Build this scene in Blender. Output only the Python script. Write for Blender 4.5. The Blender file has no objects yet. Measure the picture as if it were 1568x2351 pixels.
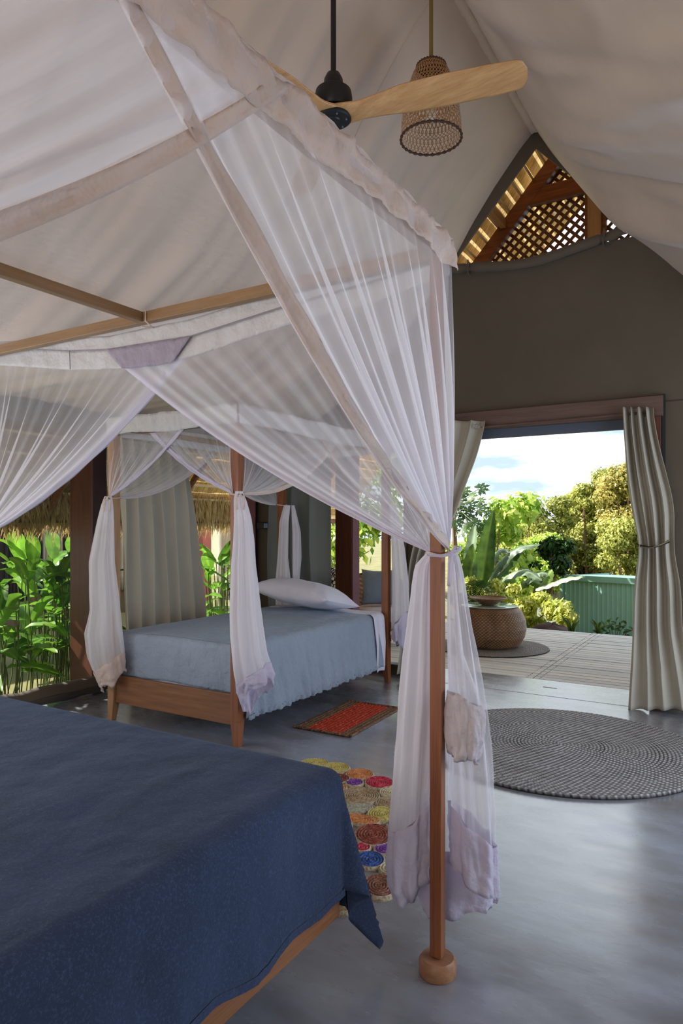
import bpy, math, random
import numpy as np
from mathutils import Vector, Matrix, noise as mnoise
PI = math.pi
random.seed(7); rng = np.random.default_rng(7)
sc = bpy.context.scene
COL = sc.collection

# ------------------------------------------------------------------ camera
CAMZ, YAW, FPX, HORIZ = 1.45, math.radians(31.2), 1567.0, 1205.0
cam_d = bpy.data.cameras.new('camera'); cam = bpy.data.objects.new('camera', cam_d); COL.objects.link(cam)
cam.location = (0, 0, CAMZ); cam.rotation_euler = (PI/2, 0, YAW)
cam_d.sensor_fit = 'VERTICAL'; cam_d.sensor_height = 36.0; cam_d.lens = 36.0*FPX/2351.0
cam_d.shift_y = (HORIZ-1175.5)/2351.0
cam_d.clip_start = 0.02; cam_d.clip_end = 3000
sc.camera = cam
sc.view_settings.view_transform = 'Standard'; sc.view_settings.look = 'None'
sc.view_settings.exposure = 0.86; sc.view_settings.gamma = 1.0; sc.view_settings.use_curve_mapping = False
sc.cycles.use_denoising = True
sc.cycles.max_bounces = 10; sc.cycles.diffuse_bounces = 5; sc.cycles.glossy_bounces = 3
sc.cycles.transmission_bounces = 6; sc.cycles.transparent_max_bounces = 28
sc.cycles.sample_clamp_indirect = 6.0
sc.cycles.caustics_reflective = False; sc.cycles.caustics_refractive = False

# ------------------------------------------------------------------ world: bright broken cloud over pale blue
world = bpy.data.worlds.new('sky'); sc.world = world; world.use_nodes = True
wn = world.node_tree; wn.nodes.clear()
def WN(t, **k):
    n = wn.nodes.new(t)
    for a, b in k.items(): setattr(n, a, b)
    return n
w_out = WN('ShaderNodeOutputWorld'); w_bg = WN('ShaderNodeBackground'); w_bg.inputs['Strength'].default_value = 1.35
w_tc = WN('ShaderNodeTexCoord'); w_map = WN('ShaderNodeMapping'); w_map.inputs['Scale'].default_value = (1.6, 1.6, 6.5)
w_n = WN('ShaderNodeTexNoise'); w_n.inputs['Scale'].default_value = 2.3; w_n.inputs['Detail'].default_value = 7
w_r = WN('ShaderNodeValToRGB')
w_r.color_ramp.elements[0].position = 0.46; w_r.color_ramp.elements[0].color = (0.29, 0.37, 0.42, 1)
w_r.color_ramp.elements[1].position = 0.62; w_r.color_ramp.elements[1].color = (0.96, 0.98, 1.0, 1)
wn.links.new(w_tc.outputs['Generated'], w_map.inputs['Vector']); wn.links.new(w_map.outputs[0], w_n.inputs['Vector'])
wn.links.new(w_n.outputs[0], w_r.inputs[0]); wn.links.new(w_r.outputs[0], w_bg.inputs['Color'])
wn.links.new(w_bg.outputs[0], w_out.inputs['Surface'])

# ------------------------------------------------------------------ sun, and unseen fill lights added to brighten the tent inside
def light(name, kind, loc, rot, energy, color, **k):
    d = bpy.data.lights.new(name, kind); d.energy = energy; d.color = color
    for a, b in k.items(): setattr(d, a, b)
    o = bpy.data.objects.new(name, d); COL.objects.link(o); o.location = loc; o.rotation_euler = rot
    return o
sun = light('sun', 'SUN', (0, 0, 20), (0, 0, 0), 8.0, (1.0, 0.95, 0.84), angle=0.012)
sun.rotation_euler = Vector((0.745, 0.18, -0.63)).to_track_quat('-Z', 'Y').to_euler()
light('fill_rear', 'AREA', (-1.6, -3.3, 1.3), (math.radians(118), 0, 0), 78, (1.0, 0.92, 0.84), shape='RECTANGLE', size=4.6, size_y=2.2)  # added fill behind the camera, tilted up to lift the ceiling
light('fill_right', 'AREA', (1.60, 3.7, 1.2), (0, math.radians(88), 0), 46, (0.76, 0.86, 1.0), shape='RECTANGLE', size=1.8, size_y=3.2)  # added bluish fill, out of view in front of the closed right wall
light('fill_left', 'AREA', (-4.7, 0.3, 1.3), (0, math.radians(-104), 0), 44, (0.9, 0.94, 1.0), shape='RECTANGLE', size=2.0, size_y=3.6)  # added fill, out of view by the closed part of the left wall

# ------------------------------------------------------------------ helpers
CY, SY = math.cos(YAW), math.sin(YAW)
def U(px, py, X=None, Y=None, Z=None):
    """photo pixel -> point of a real plane of the room"""
    a = (px-784.0)/FPX
    dx, dy, dz = CY*a-SY, SY*a+CY, (HORIZ-py)/FPX
    if X is not None: t = X/dx
    elif Y is not None: t = Y/dy
    else: t = (Z-CAMZ)/dz
    return np.array((dx*t, dy*t, CAMZ+dz*t))
def tag(o, label=None, cat=None, group=None, kind=None):
    if label: o['label'] = label
    if cat: o['category'] = cat
    if group: o['group'] = group
    if kind: o['kind'] = kind
    return o
ORG = {}
def thing(name, loc, label, cat, group=None, rz=0.0):
    o = bpy.data.objects.new(name, None); o.empty_display_size = 0.1; COL.objects.link(o)
    o.location = loc; o.rotation_euler = (0, 0, rz); ORG[o.name] = np.array(loc, float)
    return tag(o, label, cat, group)
def link_mesh(name, verts, faces, mat, parent=None, smooth=False, uv=None, dens=None, local=False, col=None):
    V = np.asarray(verts, float).reshape(-1, 3)
    org = np.zeros(3)
    if parent is not None: org = ORG[parent.name]
    if not local: V = V-org
    me = bpy.data.meshes.new(name); me.from_pydata(V.tolist(), [], faces if isinstance(faces, list) else faces.tolist())
    if smooth: me.polygons.foreach_set('use_smooth', [True]*len(me.polygons))
    if uv is not None:
        l = me.uv_layers.new(name='UVMap'); li = np.empty(len(me.loops), int); me.loops.foreach_get('vertex_index', li)
        l.data.foreach_set('uv', np.asarray(uv, float)[li].ravel())
    if dens is not None:
        a = me.attributes.new('dens', 'FLOAT', 'POINT'); a.data.foreach_set('value', np.asarray(dens, float).ravel())
    if col is not None:
        a = me.attributes.new('tint', 'FLOAT', 'POINT'); a.data.foreach_set('value', np.asarray(col, float).ravel())
    me.materials.append(mat); me.update()
    o = bpy.data.objects.new(name, me); COL.objects.link(o)
    if parent is not None: o.parent = parent
    ORG[o.name] = org if parent is not None else np.zeros(3)
    return o
def grid(name, P, mat, parent=None, dens=None, closed_u=False, closed_v=False, smooth=True, thick=0.0, uvs=(1, 1), col=None):
    """P[nu, nv, 3] -> surface"""
    P = np.asarray(P, float); nu, nv = P.shape[:2]
    idx = np.arange(nu*nv).reshape(nu, nv)
    a = idx if closed_u else idx[:-1]
    b = np.roll(idx, -1, 0) if closed_u else idx[1:]
    if closed_v:
        f = np.stack([a, b, np.roll(b, -1, 1), np.roll(a, -1, 1)], -1).reshape(-1, 4)
    else:
        f = np.stack([a[:, :-1], b[:, :-1], b[:, 1:], a[:, 1:]], -1).reshape(-1, 4)
    uu, vv = np.meshgrid(np.linspace(0, uvs[0], nu), np.linspace(0, uvs[1], nv), indexing='ij')
    o = link_mesh(name, P.reshape(-1, 3), f, mat, parent, smooth, uv=np.stack([uu.ravel(), vv.ravel()], 1), dens=dens, col=col)
    if thick:
        m = o.modifiers.new('thick', 'SOLIDIFY'); m.thickness = thick; m.offset = 0
    return o
class MB:
    def __init__(s): s.v = []; s.f = []
    def add(s, v, f):
        n = len(s.v); s.v += [tuple(map(float, p)) for p in v]; s.f += [tuple(i+n for i in q) for q in f]; return s
    def box(s, c, d, rot=None):
        """chamfer-free box: centre, full size, optional rotation matrix"""
        hx, hy, hz = d[0]/2, d[1]/2, d[2]/2
        P = [Vector((x*hx, y*hy, z*hz)) for z in (-1, 1) for y in (-1, 1) for x in (-1, 1)]
        if rot is not None: P = [rot @ p for p in P]
        c = Vector(c); P = [p+c for p in P]
        return s.add(P, [(0, 2, 3, 1), (4, 5, 7, 6), (0, 1, 5, 4), (2, 6, 7, 3), (0, 4, 6, 2), (1, 3, 7, 5)])
    def mm(s, x0, x1, y0, y1, z0, z1):
        return s.box(((x0+x1)/2, (y0+y1)/2, (z0+z1)/2), (abs(x1-x0), abs(y1-y0), abs(z1-z0)))
    def beam(s, a, b, w, h, up=(0, 0, 1)):
        a, b = Vector(a), Vector(b); d = (b-a); L = d.length; d.normalize()
        u = Vector(up); sd = d.cross(u)
        if sd.length < 1e-4: sd = Vector((1, 0, 0))
        sd.normalize(); u = sd.cross(d)
        R = Matrix((d, sd, u)).transposed()
        return s.box((a+b)/2, (L, w, h), R)
    def tube(s, pts, r, n=8, cap=True):
        pts = [Vector(p) for p in pts]; m = len(pts); rr = r if hasattr(r, '__len__') else [r]*m
        base = len(s.v); ref = Vector((0, 0, 1)); rings = []
        for i, p in enumerate(pts):
            t = (pts[min(i+1, m-1)]-pts[max(i-1, 0)]).normalized()
            if i == 0:
                if abs(t.z) > .9: ref = Vector((1, 0, 0))
                a = t.cross(ref).normalized()
            else:
                a = (a-t*a.dot(t)).normalized()
            b = t.cross(a)
            rings.append([p+(a*math.cos(2*PI*k/n)+b*math.sin(2*PI*k/n))*rr[i] for k in range(n)])
        v = [q for rg in rings for q in rg]; f = []
        for i in range(m-1):
            for k in range(n):
                f.append((i*n+k, i*n+(k+1) % n, (i+1)*n+(k+1) % n, (i+1)*n+k))
        if cap: f.append(tuple(range(n))[::-1]); f.append(tuple((m-1)*n+k for k in range(n)))
        return s.add(v, f)
    def lathe(s, prof, c=(0, 0, 0), n=32, cap=True):
        v = []; f = []
        for (r, z) in prof:
            for k in range(n):
                a = 2*PI*k/n; v.append((c[0]+r*math.cos(a), c[1]+r*math.sin(a), c[2]+z))
        for i in range(len(prof)-1):
            for k in range(n):
                f.append((i*n+k, i*n+(k+1) % n, (i+1)*n+(k+1) % n, (i+1)*n+k))
        if cap:
            f.append(tuple(range(n))[::-1]); f.append(tuple((len(prof)-1)*n+k for k in range(n)))
        return s.add(v, f)
    def build(s, name, mat, parent=None, smooth=False, bevel=0.0, local=False):
        o = link_mesh(name, s.v, s.f, mat, parent, smooth, local=local)
        if bevel:
            m = o.modifiers.new('bevel', 'BEVEL'); m.width = bevel; m.segments = 2; m.limit_method = 'ANGLE'
        if smooth:
            o.data.set_sharp_from_angle(angle=math.radians(38))
        return o
def dup(o, parent=None):
    c = o.copy(); COL.objects.link(c)
    if parent is not None: c.parent = parent
    ORG[c.name] = ORG[o.name]
    for ch in [x for x in o.children]: dup(ch, c)
    return c
def fbm(x, y, z=0.0, o=4):
    return mnoise.fractal(Vector((x, y, z)), 1.0, 2.0, o)
def pl(pts, t):
    """piecewise-linear: pts [(key, value)...]"""
    k = [p[0] for p in pts]; v = [p[1] for p in pts]
    if k[0] > k[-1]: k = k[::-1]; v = v[::-1]
    return np.interp(t, k, v)
def smooth_pl(pts, t, n=7):
    t = np.asarray(t, float); s = 0
    w = (max(p[0] for p in pts)-min(p[0] for p in pts))*0.05
    for i in range(-n, n+1): s = s+pl(pts, t+w*i/n)
    return s/(2*n+1)

# ------------------------------------------------------------------ materials
def newmat(name):
    m = bpy.data.materials.new(name); m.use_nodes = True; nt = m.node_tree
    for n in list(nt.nodes): nt.nodes.remove(n)
    out = nt.nodes.new('ShaderNodeOutputMaterial'); return m, nt, out
def N(nt, t, **k):
    n = nt.nodes.new(t)
    for a, b in k.items():
        if a.startswith('i_'): n.inputs[int(a[2:]) if a[2:].isdigit() else a[2:].replace('_', ' ')].default_value = b
        else: setattr(n, a, b)
    return n
def C4(c): return (c[0], c[1], c[2], 1.0)
def srgb(r, g, b):
    f = lambda x: ((x/255+0.055)/1.055)**2.4 if x/255 > 0.04045 else x/255/12.92
    return (f(r), f(g), f(b))
def ramp(nt, src, stops):
    r = nt.nodes.new('ShaderNodeValToRGB'); e = r.color_ramp.elements
    while len(e) < len(stops): e.new(0.5)
    for i, (p, c) in enumerate(stops): e[i].position = p; e[i].color = C4(c)
    nt.links.new(src, r.inputs[0]); return r.outputs[0]
def noise_tex(nt, scale, detail=4, rough=0.5, vec=None, mscale=None, coord='Object', rot=None):
    tc = nt.nodes.new('ShaderNodeTexCoord'); src = tc.outputs[coord] if vec is None else vec
    if mscale is not None or rot is not None:
        mp = nt.nodes.new('ShaderNodeMapping')
        if mscale is not None: mp.inputs['Scale'].default_value = mscale
        if rot is not None: mp.inputs['Rotation'].default_value = rot
        nt.links.new(src, mp.inputs['Vector']); src = mp.outputs[0]
    n = nt.nodes.new('ShaderNodeTexNoise'); n.inputs['Scale'].default_value = scale
    n.inputs['Detail'].default_value = detail; n.inputs['Roughness'].default_value = rough
    nt.links.new(src, n.inputs['Vector']); return n.outputs[0]
def bump(nt, h, strength=0.3, dist=0.01, prev=None):
    b = nt.nodes.new('ShaderNodeBump'); b.inputs['Strength'].default_value = strength; b.inputs['Distance'].default_value = dist
    nt.links.new(h, b.inputs['Height'])
    if prev is not None: nt.links.new(prev, b.inputs['Normal'])
    return b.outputs[0]
def pbsdf(nt, out, color, rough=0.6, spec=0.4, normal=None, metal=0.0, trans=None, sheen=0.0, coat=0.0):
    p = nt.nodes.new('ShaderNodeBsdfPrincipled')
    if hasattr(color, 'node'): nt.links.new(color, p.inputs['Base Color'])
    else: p.inputs['Base Color'].default_value = C4(color)
    if hasattr(rough, 'node'): nt.links.new(rough, p.inputs['Roughness'])
    else: p.inputs['Roughness'].default_value = rough
    p.inputs['Specular IOR Level'].default_value = spec; p.inputs['Metallic'].default_value = metal
    if sheen:
        p.inputs['Sheen Weight'].default_value = sheen
        if not hasattr(color, 'node') or True: p.inputs['Sheen Tint'].default_value = (.62, .76, 1.0, 1)
    if coat: p.inputs['Coat Weight'].default_value = coat; p.inputs['Coat Roughness'].default_value = 0.26; p.inputs['Coat IOR'].default_value = 1.75
    if coat and normal is not None: nt.links.new(normal, p.inputs['Coat Normal'])
    if normal is not None: nt.links.new(normal, p.inputs['Normal'])
    sh = p.outputs[0]
    if trans:
        t = nt.nodes.new('ShaderNodeBsdfTranslucent')
        if hasattr(color, 'node'): nt.links.new(color, t.inputs[0])
        else: t.inputs[0].default_value = C4(color)
        if normal is not None: nt.links.new(normal, t.inputs['Normal'])
        mx = nt.nodes.new('ShaderNodeMixShader'); mx.inputs[0].default_value = trans
        nt.links.new(sh, mx.inputs[1]); nt.links.new(t.outputs[0], mx.inputs[2]); sh = mx.outputs[0]
    nt.links.new(sh, out.inputs['Surface']); return p
def plain(name, c, rough=0.6, **k):
    m, nt, out = newmat(name); pbsdf(nt, out, c, rough, **k); return m
def wood(name, c1, c2, axis=2, scale=1.0, rough=0.42, spec=0.4):
    m, nt, out = newmat(name)
    ms = [9*scale]*3; ms[axis] = 0.7*scale
    a = noise_tex(nt, 3.0, 6, 0.6, mscale=tuple(ms)); ms2 = [60*scale]*3; ms2[axis] = 2.0*scale
    b = noise_tex(nt, 3.0, 3, 0.6, mscale=tuple(ms2))
    mx = N(nt, 'ShaderNodeMix', data_type='FLOAT'); mx.inputs[0].default_value = 0.35
    nt.links.new(a, mx.inputs[2]); nt.links.new(b, mx.inputs[3])
    col = ramp(nt, mx.outputs[0], [(0.33, c1), (0.66, c2)])
    pbsdf(nt, out, col, rough, spec, bump(nt, b, 0.15, 0.002)); return m
def cloth(name, c, rough=0.85, var=0.12, weave=900, bmp=0.15, trans=None, sheen=0.15, wr=0.0, wrs=3.0, fleck=None):
    m, nt, out = newmat(name)
    a = noise_tex(nt, 2.2, 5, 0.6)
    col = ramp(nt, a, [(0.3, tuple(x*(1-var) for x in c)), (0.7, tuple(min(1, x*(1+var)) for x in c))])
    if fleck:
        fn_ = noise_tex(nt, fleck, 3, 0.7, mscale=(1, 1, 1)); mc = N(nt, 'ShaderNodeMix', data_type='RGBA', blend_type='MIX')
        fr_ = ramp(nt, fn_, [(0.50, (0, 0, 0)), (0.78, (.55, .55, .55))]); nt.links.new(fr_, mc.inputs[0]); nt.links.new(col, mc.inputs[6])
        mc.inputs[7].default_value = C4(tuple(min(1, x*2.6+.02) for x in c)); col = mc.outputs[2]
    w = noise_tex(nt, weave, 2, 0.5); nrm = bump(nt, w, bmp, 0.002)
    if wr: nrm = bump(nt, noise_tex(nt, wrs, 4, 0.55), wr, 0.05, nrm)
    pbsdf(nt, out, col, rough, 0.15, nrm, trans=trans, sheen=sheen); return m
def net_mat(name, c, gain=1.0, base=0.0):
    m, nt, out = newmat(name)
    at = N(nt, 'ShaderNodeAttribute', attribute_name='dens')
    tc = nt.nodes.new('ShaderNodeTexCoord')
    st = noise_tex(nt, 1.0, 3, 0.6, vec=tc.outputs['UV'], mscale=(90, 0.9, 1))
    mr = N(nt, 'ShaderNodeMapRange'); mr.inputs[1].default_value = 0.35; mr.inputs[2].default_value = 0.75
    mr.inputs[3].default_value = 1.35; mr.inputs[4].default_value = 1.45; nt.links.new(st, mr.inputs[0])
    mu = N(nt, 'ShaderNodeMath', operation='MULTIPLY'); nt.links.new(at.outputs['Fac'], mu.inputs[0]); nt.links.new(mr.outputs[0], mu.inputs[1])
    mu2 = N(nt, 'ShaderNodeMath', operation='MULTIPLY_ADD', use_clamp=True); nt.links.new(mu.outputs[0], mu2.inputs[0])
    mu2.inputs[1].default_value = gain; mu2.inputs[2].default_value = base
    tr = nt.nodes.new('ShaderNodeBsdfTransparent'); df = N(nt, 'ShaderNodeBsdfDiffuse'); df.inputs[0].default_value = C4(c)
    tl = nt.nodes.new('ShaderNodeBsdfTranslucent'); tl.inputs[0].default_value = C4(c)
    m1 = nt.nodes.new('ShaderNodeMixShader'); m1.inputs[0].default_value = 0.5
    nt.links.new(df.outputs[0], m1.inputs[1]); nt.links.new(tl.outputs[0], m1.inputs[2])
    m2 = nt.nodes.new('ShaderNodeMixShader'); nt.links.new(mu2.outputs[0], m2.inputs[0])
    nt.links.new(tr.outputs[0], m2.inputs[1]); nt.links.new(m1.outputs[0], m2.inputs[2])
    nt.links.new(m2.outputs[0], out.inputs['Surface']); return m
def leaf_mat(name, c1, c2, scale=6.0, trans=0.35, rough=0.45):
    m, nt, out = newmat(name)
    at = N(nt, 'ShaderNodeAttribute', attribute_name='tint')
    a = noise_tex(nt, scale, 3, 0.6)
    ad = N(nt, 'ShaderNodeMath', operation='ADD'); nt.links.new(at.outputs['Fac'], ad.inputs[0]); nt.links.new(a, ad.inputs[1])
    col = ramp(nt, ad.outputs[0], [(0.35, c1), (0.95, c2)])
    pbsdf(nt, out, col, rough, 0.4, trans=trans); return m

M = {}
M['post'] = wood('post_wood', srgb(112, 64, 38), srgb(156, 98, 62), 2)
M['bedwood_x'] = wood('bed_wood_x', srgb(108, 68, 42), srgb(146, 98, 62), 0)
M['bedwood_y'] = wood('bed_wood_y', srgb(120, 76, 46), srgb(162, 108, 68), 1)
M['beam_x'] = wood('beam_wood_x', srgb(128, 100, 70), srgb(158, 126, 92), 0)
M['beam_y'] = wood('beam_wood_y', srgb(128, 100, 70), srgb(158, 126, 92), 1)
M['palepost'] = wood('pale_post_wood', srgb(150, 108, 72), srgb(186, 144, 102), 2)
M['redwood'] = wood('red_brown_wood', srgb(76, 42, 30), srgb(108, 62, 46), 2)
M['redwood_x'] = wood('red_brown_wood_x', srgb(84, 64, 56), srgb(114, 88, 78), 0)
M['rafter'] = wood('rafter_wood', srgb(98, 50, 26), srgb(150, 84, 46), 0)
M['fan'] = wood('fan_wood', srgb(176, 130, 82), srgb(214, 172, 124), 0, 0.8, 0.35)
M['black'] = plain('black_metal', (0.012, 0.012, 0.014), 0.4)
M['brass'] = plain('dull_brass', srgb(150, 128, 84), 0.35, metal=0.6)
M['steel'] = plain('steel', (0.5, 0.5, 0.5), 0.35, metal=0.9)
M['cotton'] = cloth('white_cotton', srgb(236, 220, 210), 0.9, 0.04, 900, 0.1, trans=0.35, wr=0.5, wrs=9)
M['cotton_lilac'] = cloth('lilac_white_cotton', srgb(226, 220, 236), 0.9, 0.04, 900, 0.1, trans=0.35, wr=0.5, wrs=9)
M['cotton_mauve'] = cloth('double_cotton', srgb(178, 168, 184), 0.9, 0.04, 900, 0.1, trans=0.2, wr=0.5, wrs=9)
M['cotton_white'] = cloth('pure_white_cotton', srgb(230, 228, 228), 0.9, 0.04, 900, 0.1, trans=0.35, wr=0.5, wrs=9)
M['cotton_shaded'] = cloth('shaded_white_cotton', srgb(214, 204, 208), 0.9, 0.05, 900, 0.1, trans=0.25, wr=0.7, wrs=9)  # cotton of the inner net falls, their shade put into the colour
M['net'] = net_mat('mosquito_net', srgb(246, 244, 250))
M['canvas_in'] = cloth('ceiling_canvas', srgb(214, 196, 180), 0.9, 0.05, 700, 0.08, wr=0.35, wrs=1.2)
M['canvas_wall'] = cloth('olive_canvas', srgb(98, 88, 75), 0.9, 0.08, 600, 0.1, wr=0.25, wrs=2.0)
M['curtain'] = cloth('taupe_curtain', srgb(196, 189, 174), 0.75, 0.05, 700, 0.08, trans=0.12, wr=0.2, wrs=3)
M['grey_canvas'] = cloth('grey_canvas', srgb(120, 124, 120), 0.85, 0.06, 700, 0.08, trans=0.1)
M['blue'] = cloth('blue_linen', srgb(50, 63, 90), 0.9, 0.2, 420, 0.55, fleck=150, sheen=0.16, wr=0.35, wrs=5)
M['pale_blue'] = cloth('pale_blue_linen', srgb(150, 162, 178), 0.85, 0.07, 500, 0.3, sheen=0.25, wr=0.9, wrs=6)
M['sheet'] = cloth('white_sheet', srgb(222, 220, 234), 0.85, 0.03, 700, 0.1, wr=0.4, wrs=7)
M['cushion'] = cloth('denim_cushion', srgb(140, 156, 176), 0.85, 0.12, 500, 0.3, wr=0.4, wrs=14)
# ================================================================== THE SETTING
XR, SIDE = -1.617, 3.283          # ridge line, half width of the tent
YB = 5.90                         # gable wall
PROF = [(0, 4.86), (.13, 4.74), (.37, 4.47), (.59, 4.18), (.77, 3.90), (1.38, 3.16), (1.85, 2.78), (2.23, 2.54), (3.283, 2.44)]
PROFR = [(0, 4.86), (.13, 4.64), (.296, 4.40), (.563, 4.045), (.742, 3.835), (1.138, 3.43), (1.38, 3.18), (1.85, 2.78), (2.23, 2.54), (3.283, 2.44)]

# concrete floor
m, nt, out = newmat('polished_concrete')
a = noise_tex(nt, 1.1, 6, 0.55, mscale=(1, 1.8, 1)); b = noise_tex(nt, 4.0, 5, 0.55, mscale=(1, 2.2, 1))
mx = N(nt, 'ShaderNodeMix', data_type='FLOAT'); mx.inputs[0].default_value = 0.3
nt.links.new(a, mx.inputs[2]); nt.links.new(b, mx.inputs[3])
col = ramp(nt, mx.outputs[0], [(0.30, srgb(112, 111, 112)), (0.5, srgb(136, 141, 152)), (0.70, srgb(164, 172, 190))])  # blue tint in the colour stands in for reflected sky
rg = N(nt, 'ShaderNodeMapRange'); rg.inputs[1].default_value = 0.3; rg.inputs[2].default_value = 0.7
rg.inputs[3].default_value = 0.16; rg.inputs[4].default_value = 0.34; nt.links.new(b, rg.inputs[0])
pbsdf(nt, out, col, rg.outputs[0], 0.9, bump(nt, b, 0.10, 0.01), coat=.7); M['concrete'] = m
fl = MB(); fl.mm(-5.0, 1.7, -3.6, 6.44, -0.12, 0.0)
tag(fl.build('floor', M['concrete']), kind='structure')

# garden ground, lake, hills
M['soil'] = cloth('garden_ground', srgb(118, 112, 62), 0.95, 0.35, 30, 0.5)
g = []
n = 40
xs = np.linspace(-60, 40, n*2); ys = np.concatenate([np.linspace(-12, 12, 30), np.linspace(13, 60, 20)])
P = np.zeros((len(xs), len(ys), 3))
for i, x in enumerate(xs):
    for j, y in enumerate(ys):
        z = -0.16 - 0.15*max(0, y-9.8) + .04*fbm(x*.6, y*.6)
        if x < -5: z = -0.1
        P[i, j] = (x, y, max(z, -7))
tag(grid('garden_ground', P, M['soil']), 'olive green garden ground under the plants around the tent', 'ground', kind='structure')
m, nt, out = newmat('lake_water'); pbsdf(nt, out, srgb(150, 180, 214), 0.25, 0.5, bump(nt, noise_tex(nt, 0.2, 3), 0.1, 0.5)); M['lake'] = m
lk = MB(); lk.add([(-900, 70, -8), (900, 70, -8), (900, 1500, -8), (-900, 1500, -8)], [(0, 1, 2, 3)])
tag(lk.build('lake', M['lake']), kind='structure')
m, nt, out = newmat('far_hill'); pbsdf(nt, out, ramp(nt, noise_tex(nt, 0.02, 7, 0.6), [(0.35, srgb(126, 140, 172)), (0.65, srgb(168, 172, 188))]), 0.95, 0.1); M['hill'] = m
nx, ny = 90, 24; P = np.zeros((nx, ny, 3))
for i in range(nx):
    x = -420+i*9.5
    for j in range(ny):
        t = j/(ny-1); y = 520+t*260
        h = (24+13*fbm(x*.008, 3.1)+5*fbm(x*.03, 1.2)+10*math.exp(-((x+205)/60.)**2))*math.sin(min(1, t*1.4)*PI/2)
        P[i, j] = (x, y, -8+h+1.2*fbm(x*.06, y*.06))
tag(grid('far_hills', P, M['hill']), 'hazy blue wooded hills across the water', 'hill', kind='structure')

# gable wall (canvas with a door, a side opening and a triangular vent)
DX0, DX1, DZ = -2.66, -0.70, 2.36
OX0, OX1, OZ = -3.72, -2.86, 2.15
W = MB(); T = 0.02
def wq(pts):
    n = len(pts); v = [(p[0], YB, p[1]) for p in pts]+[(p[0], YB+T, p[1]) for p in pts]
    f = [tuple(range(n)), tuple(range(2*n-1, n-1, -1))]+[(i, i+n, (i+1) % n+n, (i+1) % n) for i in range(n)]
    W.add(v, f)
def wr(x0, x1, z0, z1): wq([(x0, z0), (x1, z0), (x1, z1), (x0, z1)])
L_, R_ = XR-SIDE, XR+SIDE
wr(L_, OX0, 0, 2.40); wr(OX1, DX0, 0, 2.40); wr(DX1, R_, 0, 2.40)
wr(OX0, OX1, OZ, 2.40); wr(DX0, DX1, DZ, 2.40); wr(OX0, OX1, 0, 0.10)
def pz(d): return float(np.interp(d, [p[0] for p in PROF], [p[1] for p in PROF]))+0.02
for s in (-1, 1):
    wq([(XR, 2.40), (XR+s*2.23, 2.40), (XR+s*2.23, pz(2.23)), (XR+s*1.38, pz(1.38)), (XR+s*.88, 3.765), (XR, 3.765)][::s])
    wq([(XR+s*2.23, 2.40), (XR+s*SIDE, 2.40), (XR+s*SIDE, pz(SIDE)), (XR+s*2.23, pz(2.23))][::s])
    if s < 0:
        wq([(XR+s*.84, 3.765), (XR+s*.90, 3.74), (XR+s*.77, pz(.77)), (XR+s*.59, pz(.59)), (XR+s*.37, pz(.37)), (XR+s*.13, pz(.13)), (XR, pz(0)), (XR, 4.70)][::s])
    else:
        wq([(XR, 4.70), (XR+.09, 4.60), (XR+.287, 4.39), (XR+.33, 4.42), (XR+.13, 4.70), (XR, pz(0))][::-1])
wb = tag(W.build('wall_back', M['canvas_wall']), kind='structure')
M['seam'] = plain('seam_thread', srgb(70, 62, 52), 0.9)
for x in (-0.42, -3.2): 
    tag(MB().mm(x-.004, x+.004, YB-.004, YB, 2.4, 3.3 if x > -1 else 2.9).build('seam', M['seam'], wb))
tag(MB().mm(DX1, R_, YB-.004, YB, 2.415, 2.425).build('seam', M['seam'], wb))

# side walls, rear wall
M['mesh_screen'] = None
m, nt, out = newmat('insect_screen'); tr = nt.nodes.new('ShaderNodeBsdfTransparent'); df = N(nt, 'ShaderNodeBsdfDiffuse'); df.inputs[0].default_value = C4(srgb(70, 72, 74))
mm_ = nt.nodes.new('ShaderNodeMixShader'); mm_.inputs[0].default_value = 0.22
nt.links.new(tr.outputs[0], mm_.inputs[1]); nt.links.new(df.outputs[0], mm_.inputs[2]); nt.links.new(mm_.outputs[0], out.inputs['Surface']); M['screen'] = m
wl = MB(); wl.mm(L_-.02, L_, -3.6, YB, 2.26, 2.46); wl.mm(L_-.02, L_, -3.6, 1.6, 0, 2.26)
wlo = tag(wl.build('wall_left', M['grey_canvas']), kind='structure')
P = np.zeros((60, 9, 3))
for i in range(60):
    y = 1.5+i*(4.35/59)
    for j in range(9):
        a = j/8*2*PI; r = .05+.012*fbm(y*3, a)
        P[i, j] = (L_+.06+r*1.2*math.cos(a), y, .09+.02*fbm(y*2, 5)+r*1.6*math.sin(a))
tag(grid('canvas_roll', P, M['canvas_wall'], wlo), 'rolled up olive canvas sill')
sc_ = MB(); sc_.add([(L_-.03, 1.6, .02), (L_-.03, YB, .02), (L_-.03, YB, 2.3), (L_-.03, 1.6, 2.3)], [(0, 1, 2, 3)])
tag(sc_.build('insect_screen', M['screen'], wlo), 'fine dark insect mesh')
tag(MB().mm(R_, R_+.02, -3.6, YB, 0, 2.46).build('wall_right', M['grey_canvas']), kind='structure')
wf = MB(); wf.add([(L_, -3.6, 0), (R_, -3.6, 0), (R_, -3.6, 2.45), (XR, -3.6, 4.9), (L_, -3.6, 2.45)], [(0, 1, 2, 3, 4)])
tag(wf.build('wall_front', M['grey_canvas']), kind='structure')

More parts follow.
